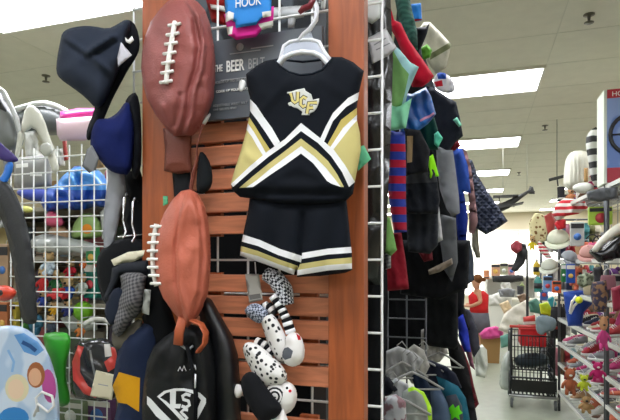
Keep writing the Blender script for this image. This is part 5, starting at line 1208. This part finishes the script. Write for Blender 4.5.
rt('visor', None, None, [(591, 250), (598, 240), (608, 230), (618, 223), (626, 222), (626, 232), (612, 238), (602, 246), (596, 254)], 4.2, '#d4d4c4', parent=t, T=.05, m=plastic('#d6d4c4'))
rt('shell', None, None, [(588, 252), (594, 246), (600, 250), (612, 238), (626, 232), (626, 262), (610, 260), (600, 264), (592, 256)], 4.25, '#111', parent=t, T=.08, m=plastic('#121214', rough=.25))
# blue bag hooked on the rack
t = empty('tote_bag', P(575, 326, 5.2), 'deep blue tote bag with white straps hanging at the end of the rack', 'bag')
rt('body', None, None, [(563, 292), (578, 290), (592, 292), (592, 304), (584, 312), (582, 326), (568, 326), (565, 308)], 5.25, '#16419c', parent=t, T=.06, smooth=0, n=16)
MB().tube([P(x, y, 5.14) for x, y in ((570, 312), (572, 302), (576, 296), (580, 300), (574, 306), (570, 314))], .012, 7).build('strap', mat('#dcdcd8'), t)
rt('key_ring', 'ball', 'yellow foam ball hanging on the deep blue tote bag', ell(579, 300, 4, 3.6), 5.05, '#d8e020', smooth=0, n=8)

# ---- trolley ----
cY = 6.25
m_bl = mat('#1c2024', rough=.4, metal=.2); m_ch = mat('#a4a6a4', rough=.3, metal=.8)
tr = empty('shopping_trolley', (.50, 6.45, 0), 'black two tier shopping trolley with a red handle standing in the aisle', 'shopping trolley')
xa, xb = P(511, 380, cY).x, P(554, 380, cY).x
def Zc(y): return P(533, y, cY).z
def cagebox(name, x0, x1, y0, y1, z0, z1, m, step, r):
    mb = MB()
    for z in (z0, z1):
        mb.tube([(x0, y0, z), (x1, y0, z), (x1, y1, z), (x0, y1, z), (x0, y0, z)], r*1.8, 6)
    n = int((x1-x0)/step)
    for i in range(n+1):
        x = x0+(x1-x0)*i/n
        for y in (y0, y1): mb.tube([(x, y, z0), (x, y, z1)], r, 5)
        mb.tube([(x, y0, z0), (x, y1, z0)], r, 5)
    n = int((y1-y0)/step)
    for i in range(n+1):
        y = y0+(y1-y0)*i/n
        for x in (x0, x1): mb.tube([(x, y, z0), (x, y, z1)], r, 5)
    for k in (1, 2):
        z = z0+(z1-z0)*k/3; mb.tube([(x0, y0, z), (x1, y0, z), (x1, y1, z), (x0, y1, z), (x0, y0, z)], r, 5)
    return mb.build(name, m, tr)
cagebox('basket', xa, xb, cY, cY+.55, Zc(370), Zc(336), m_bl, .035, .005)
cagebox('lower_basket', xa-.01, xb+.01, cY-.12, cY+.5, Zc(393), Zc(376), m_bl, .04, .006)
mb = MB(); mb.box(((xa+xb)/2, cY-.13, Zc(384)), (xb-xa, .01, .13)); mb.build('front_panel', mat('#0c0d0f', rough=.35), tr)
for x in (xa, xb):
    MB().tube([(x, cY-.06, .14), (x, cY-.02, Zc(372)), (x, cY-.05, Zc(340)), (x, cY-.1, Zc(326))], .012, 8).build('side_frame', m_bl, tr)
MB().tube([(xa-.02, cY-.1, Zc(326)), (xb+.02, cY-.1, Zc(326))], .016, 8).build('handle', plastic('#b02c24'), tr)
MB().tube([(xa-.03, cY-.14, Zc(394)), (xb+.03, cY-.14, Zc(394))], .014, 8).build('bumper', m_ch, tr)
for x in (xa, xb):
    for y in (cY-.12, cY+.45):
        w_ = MB().lathe((x, y, .055), [(.012, -.012), (.052, -.012), (.055, 0), (.052, .012), (.012, .012)], 16, Matrix.Rotation(PI/2, 4, 'Y')).build('wheel', mat('#55585a', rough=.6), tr)
        MB().tube([(x, y, .055), (x+.022, y, .09), (x, y, .2)], .008, 6).build('fork', m_ch, w_)
rb = empty('hand_basket', P(533, 345, cY+.2), 'red plastic hand basket sitting in the top of the trolley', 'basket')
x0, x1 = P(521, 340, cY+.1).x, P(546, 340, cY+.1).x; z0, z1 = P(533, 346, cY+.1).z, P(533, 329, cY+.1).z
mb = MB()
mb.box(((x0+x1)/2, cY+.1, (z0+z1)/2), (x1-x0, .012, z1-z0)); mb.box(((x0+x1)/2, cY+.42, (z0+z1)/2), (x1-x0, .012, z1-z0))
mb.box((x0, cY+.26, (z0+z1)/2), (.012, .32, z1-z0)); mb.box((x1, cY+.26, (z0+z1)/2), (.012, .32, z1-z0)); mb.box(((x0+x1)/2, cY+.26, z0), (x1-x0, .32, .012))
mb.build('body', plastic('#c0161e'), rb)
MB().tube([(x0-.01, cY+.09, z1), (x1+.01, cY+.09, z1), (x1+.01, cY+.43, z1), (x0-.01, cY+.43, z1), (x0-.01, cY+.09, z1)], .012, 6).build('rim', plastic('#c8242a'), rb)
text('SAVE', .055, ((x0+x1)/2, cY+.092, z0+.05), (1, 0, 0), (0, 0, 1), mat('#e05c58'), rb, align='CENTER')
rt('red_box', 'box', 'red and white carton standing behind the red hand basket', [(523, 317), (535, 315), (536, 328), (524, 330)], 6.75, '#b83c34', smooth=0, regions=[([(520, 322), (538, 321), (538, 324), (520, 325)], mat('#c8c4bc'))])
rt('grey_cloth', 'cloth', 'grey blue cloth thrown over the right end of the trolley handle', [(535, 318), (540, 315), (550, 316), (557, 320), (556, 330), (546, 332), (542, 336), (536, 332)], 6.05, '#75858c', T=.04, fold=(.01, 8, 20), n=16)
rt('plastic_bag', 'plastic bag', 'clear plastic bag slumped on the floor left of the trolley', [(500, 372), (502, 358), (508, 350), (513, 352), (514, 388), (508, 391), (499, 388)], 6.55, '#a4aaa4', T=.08, m=mat('#a9b0a8', rough=.25, bump=.8, scale=14), fold=(.02, 8, 10), n=16)
rt('folded_bag', 'bag', 'folded dark bag lying inside the trolley basket', [(514, 356), (530, 352), (548, 354), (550, 366), (516, 368)], 6.5, '#3c4850', T=.06)
# ---- paper bag with pink cloth ----
t = empty('paper_bag', P(491, 362, 8.6), 'brown paper bag full of pink cloth standing on the aisle floor', 'paper bag')
p0 = P(481, 361, 8.7); p1 = P(500, 361, 8.7)
zz = P(491, 336, 8.7).z
mb = MB(); cx_ = (p0.x+p1.x)/2
vs_ = []
for z, k in ((0.0, .92), (zz*.5, 1.0), (zz, 1.06)):
    for sx, sy in ((-1, -1), (1, -1), (1, 1), (-1, 1)): vs_.append((cx_+sx*(p1.x-p0.x)/2*k, 8.8+sy*.1*k, z))
mb.sm = False
mb._add([Vector(v) for v in vs_], [(0, 1, 5, 4), (1, 2, 6, 5), (2, 3, 7, 6), (3, 0, 4, 7), (4, 5, 9, 8), (5, 6, 10, 9), (6, 7, 11, 10), (7, 4, 8, 11), (3, 2, 1, 0), (8, 9, 10, 11)])
mb.build('bag', mat('#a07c4c', rough=.85, bump=.3, scale=20), t)
rt('pink_cloth', 'cloth', 'hot pink cloth bulging out of the brown paper bag', [(479, 334), (485, 328), (496, 326), (504, 330), (503, 337), (492, 339), (482, 339)], 8.65, '#d04c90', T=.1, smooth=0, D=.04, fold=(.03, 9, 40), n=16)
rt('fabric_bag', 'bag', 'green and white fabric bag by the clothes rack end', [(471, 352), (477, 344), (481, 350), (486, 362), (480, 366), (473, 364)], 8.2, '#b0b8a4', T=.06)
rt('teal_box', 'box', 'teal and white box between paper bag and trolley', [(500, 336), (510, 333), (510, 346), (501, 348)], 8.2, '#5c8c80', smooth=0)
# ---- far counter and goods ----
m_wh = mat('#e2e0d8', rough=.5)
ct = empty('counter', (.9, 11.0, 0), 'white counter deep in the shop behind the person in red', 'counter')
c0_, c1_ = P(486, 300, 10.8).x, P(548, 300, 10.8).x
MB().box(((c0_+c1_)/2, 11.0, .42), (c1_-c0_, .5, .84)).build('body', m_wh, ct)
MB().box(((c0_+c1_)/2, 11.0, .86), (c1_-c0_+.06, .58, .04)).build('worktop', mat('#ded8c8', rough=.4), ct)
far = [
 ('white_cushion', 'cushion', 'white cushion on the far counter', [(488, 296), (500, 292), (512, 296), (512, 306), (490, 306)], 10.6, '#d8d6ce'),
 ('white_bedding', 'bedding', 'heap of white bedding in front of the far counter', [(498, 330), (504, 314), (514, 306), (526, 300), (534, 304), (536, 322), (526, 330), (510, 334)], 8.4, '#d4cdbf'),
 ('cream_cushion', 'cushion', 'cream cushion on the heap of white bedding', [(499, 304), (508, 300), (512, 308), (504, 314)], 8.6, '#d0b894'),
 ('black_case', 'case', 'long black case lying across the far shelf', [(492, 276), (508, 275), (523, 275), (524, 281), (508, 283), (493, 282)], 10.9, '#1a1a1c'),
 ('peach_box', 'box', 'peach coloured box on the far shelf under the window', [(491, 265), (499, 264), (500, 275), (492, 276)], 11.5, '#b88a6c'),
 ('sage_box', 'box', 'sage coloured box right of the peach one on the far shelf', [(500, 264), (507, 263), (508, 274), (501, 275)], 11.5, '#98987c'),
 ('rose_box', 'box', 'rose coloured box right of the sage one on the far shelf', [(508, 264), (515, 264), (515, 274), (509, 275)], 11.5, '#b08080'),
 ('black_jacket', 'jacket', 'black jacket hanging against the bright window', [(518, 243), (526, 244), (528, 254), (524, 264), (516, 272), (511, 270), (516, 258)], 8.8, '#202024'),
 ('red_scarf', 'scarf', 'dark red scarf on top of the hanging black jacket', [(510, 245), (516, 240), (522, 243), (522, 250), (516, 254), (511, 250)], 8.7, '#8c2c38'),
 ('grey_hat', 'hat', 'dark grey hat on the far counter beside the bedding', [(515, 290), (520, 286), (526, 290), (526, 297), (516, 297)], 9.6, '#38383a'),
 ('sage_vase', 'vase', 'sage green vase on the far counter', [(519, 286), (522, 282), (525, 286), (524, 292), (520, 292)], 10.4, '#8c9860'),
 ('black_rolls', 'cloth', 'black and white striped cloth rolls on the far counter', [(498, 290), (508, 288), (516, 290), (514, 297), (500, 297)], 10.3, '#77787a'),
 ('white_sack', 'sack', 'white sack standing at the left of the far counter', [(500, 282), (510, 282), (512, 290), (501, 291)], 10.9, '#cac8c2'),
 ('green_cloth', 'cloth', 'green cloth heap on the right of the bedding', [(528, 302), (536, 298), (542, 304), (540, 314), (530, 312)], 7.4, '#4c7c6c'),
 ('brown_cloth', 'cloth', 'brown cloth heap below the hanging black jacket', [(517, 296), (524, 293), (530, 297), (528, 303), (520, 303)], 9.0, '#7c6450'),
 ('blue_pack', 'pack', 'small blue pack hanging at the aisle end by the teal bottle', [(540, 288), (546, 286), (548, 298), (541, 300)], 6.9, '#3c5ca8'),
 ('orange_hat', 'hat', 'orange brown hat just above the person in red', [(482, 272), (487, 270), (491, 274), (490, 278), (483, 279)], 10.2, '#b87850'),
 ('black_stand', 'stand', 'slim black display stand rising at the aisle end', [(526, 250), (528, 250), (529, 330), (526, 330)], 7.2, '#26282a'),
]
for i, (nm, cat, lab, poly, Y, col) in enumerate(far):
    g_ = 'goods at the far end of the aisle'
    if goods(cat, lab, poly, Y, col, g_, i) is None: rt(nm, cat, lab, poly, Y, col, group=g_, smooth=0, D=.03, fold=(.03, 5, 30), n=14)
fr = empty('display_shelf', P(510, 283, 11.2), 'white display shelf under the bright far window', 'shelving')
fx0, fx1 = P(486, 280, 11.6).x, P(535, 280, 11.6).x; fz = P(510, 276, 11.5).z
MB().box(((fx0+fx1)/2, 11.6, fz-.02), (fx1-fx0, .5, .04)).build('shelf', m_wh, fr)
for x in (fx0, fx1): MB().box((x, 11.6, fz/2), (.05, .5, fz)).build('side', m_wh, fr)
MB().box(((fx0+fx1)/2, 11.84, fz/2), (fx1-fx0, .02, fz)).build('back', m_wh, fr)
# second rack row beyond the trolley, closing the right side
r = empty('end_rack', (1.5, 7.6, 0), 'dark metal garment rack crowded with goods beyond the trolley', 'rack')
q0, q1 = P(541, 300, 7.5).x, P(600, 300, 7.5).x
for x in (q0, q1): MB().tube([(x, 7.5, 0), (x, 7.5, 2.2)], .016, 8).build('upright', m_rackd, r)
for z in (.5, 1.1, 1.6, 2.15): MB().tube([(q0, 7.5, z), (q1, 7.5, z)], .012, 8).build('rail', m_rackd, r)
rnd = random.Random(7)
cc = [('grey', '#74767a'), ('cream', '#c8c0a8'), ('red', '#a03038'), ('navy', '#28304c'), ('black', '#18181a'), ('teal', '#387c80'), ('rose', '#b07080'), ('white', '#cccac4'), ('olive', '#6c6c40'), ('brown', '#604430')]
dd = {'top': (2.1, .5), 'middle': (1.56, .42), 'lower': (1.06, .5), 'bottom': (.48, .4)}
for row, (z, h_) in dd.items():
    n_ = 10
    for i in range(n_):
        x = q0+(q1-q0)*(i+.5)/n_; cn, ch = cc[(i*3+len(row)+int(z*10)) % 10]
        y0_ = 7.45+rnd.uniform(-.05, .05); w2 = (q1-q0)/n_*.62
        pr = lambda X, Z: proj(Vector((X, y0_, Z)))
        hh = h_*rnd.uniform(.75, 1.05)
        poly = [pr(x-w2*.5, z), pr(x+w2*.5, z), pr(x+w2, z-hh*.15), pr(x+w2*.8, z-hh*.4), pr(x+w2*rnd.uniform(.7, 1), z-hh), pr(x-w2*rnd.uniform(.7, 1), z-hh*rnd.uniform(.9, 1)), pr(x-w2*.8, z-hh*.4), pr(x-w2, z-hh*.15)]
        rt('shirt', 'shirt', '%s shirt on the %s rail of the crowded rack beyond the trolley' % (cn, row), poly, y0_, ch, T=.05, smooth=0, n=8, fold=(.015, 6, 0), group='shirts on the crowded rack')
# model aeroplane hanging from the ceiling
a = empty('model_biplane', P(500, 205, 7.6), 'grey model biplane hanging from the ceiling over the aisle', 'model aeroplane')
mp = mat('#3a3a38', rough=.6)
def PP(x, y, Y=7.6): return P(x, y, Y)
MB().tube([PP(493, 211), PP(497, 209), PP(507, 205), PP(518, 198), PP(531, 190)], [.03, .06, .055, .035, .015], 10).build('fuselage', mp, a)
for (u_, v_, nm) in (((493, 197), (518, 196), 'upper_wing'), ((496, 209), (523, 203), 'lower_wing')):
    p, q_ = PP(*u_), PP(*v_)
    MB().box((p+q_)/2, ((q_-p).length, .22, .018), Matrix.Rotation(-math.atan2(q_.z-p.z, q_.x-p.x), 4, 'Y'), .004).build(nm, mp, a)
for x in (499, 513): MB().tube([PP(x, 197), PP(x+1, 207)], .006, 5).build('strut', mp, a)
puff('tail_fin', [(527, 193), (530, 186), (533, 187), (535, 194), (530, 194)], 7.6, .01, mp, a, n=6)
MB().box(PP(530, 192), (.12, .05, .01)).build('tail_plane', mp, a)
MB().tube([PP(492, 216), PP(495, 206)], .012, 6).build('propeller', mp, a)
for x, y in ((503, 197), (527, 192)):
    p = PP(x, y); MB().tube([p, Vector((p.x, p.y, HC))], .0025, 4).build('string', mat('#8c8a80'), a)
h2 = empty('ceiling_hook_bar', P(557, 179, 6.4), 'dark bar hanging below the ceiling left of the pleated shade', 'bar')
MB().tube([P(549, 180, 6.4), P(565, 176, 6.4)], .018, 8).build('bar', mp, h2)
p = P(557, 178, 6.4); MB().tube([p, Vector((p.x, p.y, HC))], .004, 5).build('string', mp, h2)
MB().tube([P(557, 178, 6.4), P(558, 186, 6.4)], .008, 5).build('hook', mp, h2)

# ---- person in a red top ----
def skin_body(name, verts, edges, m, parent, sub=1):
    me = bpy.data.meshes.new(name); me.from_pydata([v[0] for v in verts], edges, [])
    o = bpy.data.objects.new(name, me); C.objects.link(o)
    sk = o.modifiers.new('s', 'SKIN')
    for i, v in enumerate(verts):
        r_ = v[1] if isinstance(v[1], tuple) else (v[1], v[1]); me.skin_vertices[0].data[i].radius = r_
    me.skin_vertices[0].data[0].use_root = True
    s_ = o.modifiers.new('d', 'SUBSURF'); s_.levels = sub+1; s_.render_levels = sub+1
    dg = bpy.context.evaluated_depsgraph_get(); m2 = bpy.data.meshes.new_from_object(o.evaluated_get(dg))
    bpy.data.objects.remove(o)
    for f in m2.polygons: f.use_smooth = True
    m2.materials.clear(); m2.materials.append(m)
    return link(name, m2, parent, wloc(parent))
pb = P(479, 350, 9.3); pb.z = 0
pe = empty('person', pb, 'person in a sleeveless red top and grey skirt, seen from the side, reaching forward', 'person')
SK = mat('#c08c6c', rough=.6)
H = [((0, 0, .72), (.12, .11)), ((0, 0, .84), (.11, .10)), ((-.01, 0, 1.0), (.125, .10)), ((-.02, 0, 1.08), (.10, .085)), ((-.03, 0, 1.13), .045), ((-.04, 0, 1.2), .06), ((-.05, 0, 1.27), (.075, .08)), ((-.05, 0, 1.34), (.06, .07)),
     ((-.01, -.14, 1.08), .045), ((.03, -.17, .93), .038), ((-.12, -.15, .86), .03), ((-.2, -.13, .86), .025), ((-.25, -.12, .86), .02),
     ((-.01, .14, 1.08), .045), ((.03, .17, .93), .038), ((-.12, .15, .86), .03), ((-.22, .13, .87), .022),
     ((0, -.07, .65), .085), ((.0, -.08, .4), .055), ((.01, -.08, .1), .035), ((-.08, -.08, .035), .028),
     ((0, .07, .65), .085), ((0, .08, .4), .055), ((.01, .08, .1), .035), ((-.08, .08, .035), .028)]
E = [(0, 1), (1, 2), (2, 3), (3, 4), (4, 5), (5, 6), (6, 7), (3, 8), (8, 9), (9, 10), (10, 11), (11, 12), (3, 13), (13, 14), (14, 15), (15, 16), (0, 17), (17, 18), (18, 19), (19, 20), (0, 21), (21, 22), (22, 23), (23, 24)]
body = skin_body('body', H, E, SK, pe)
o = MB().tube([pb+Vector(v) for v in ((0, 0, .74), (0, 0, .84), (-.005, 0, .93), (-.01, 0, 1.03), (-.02, 0, 1.1))], [.155, .15, .16, .165, .10], 18).build('tank_top', cloth('#c42a2c'), pe)
o = MB().tube([pb+Vector(v) for v in ((0, 0, .42), (0, 0, .6), (0, 0, .78))], [.19, .175, .15], 18).build('skirt', cloth('#5c5c64'), pe)
mb = MB(); mb.ball(pb+Vector((-.02, 0, 1.31)), (.085, .085, .085)); mb.ball(pb+Vector((.07, 0, 1.3)), (.045, .04, .04)); mb.build('hair', cloth('#6c4424'), pe)
mb = MB(); mb.ball(pb+Vector((-.128, 0, 1.265)), (.018, .014, .02)); mb.build('nose', SK, pe)
for sy in (-1, 1): MB().ball(pb+Vector((-.112, sy*.03, 1.29)), (.01, .012, .008)).build('eye', mat('#241c18'), pe)
MB().ball(pb+Vector((-.115, 0, 1.225)), (.01, .024, .006)).build('mouth', mat('#8c3c38'), pe)
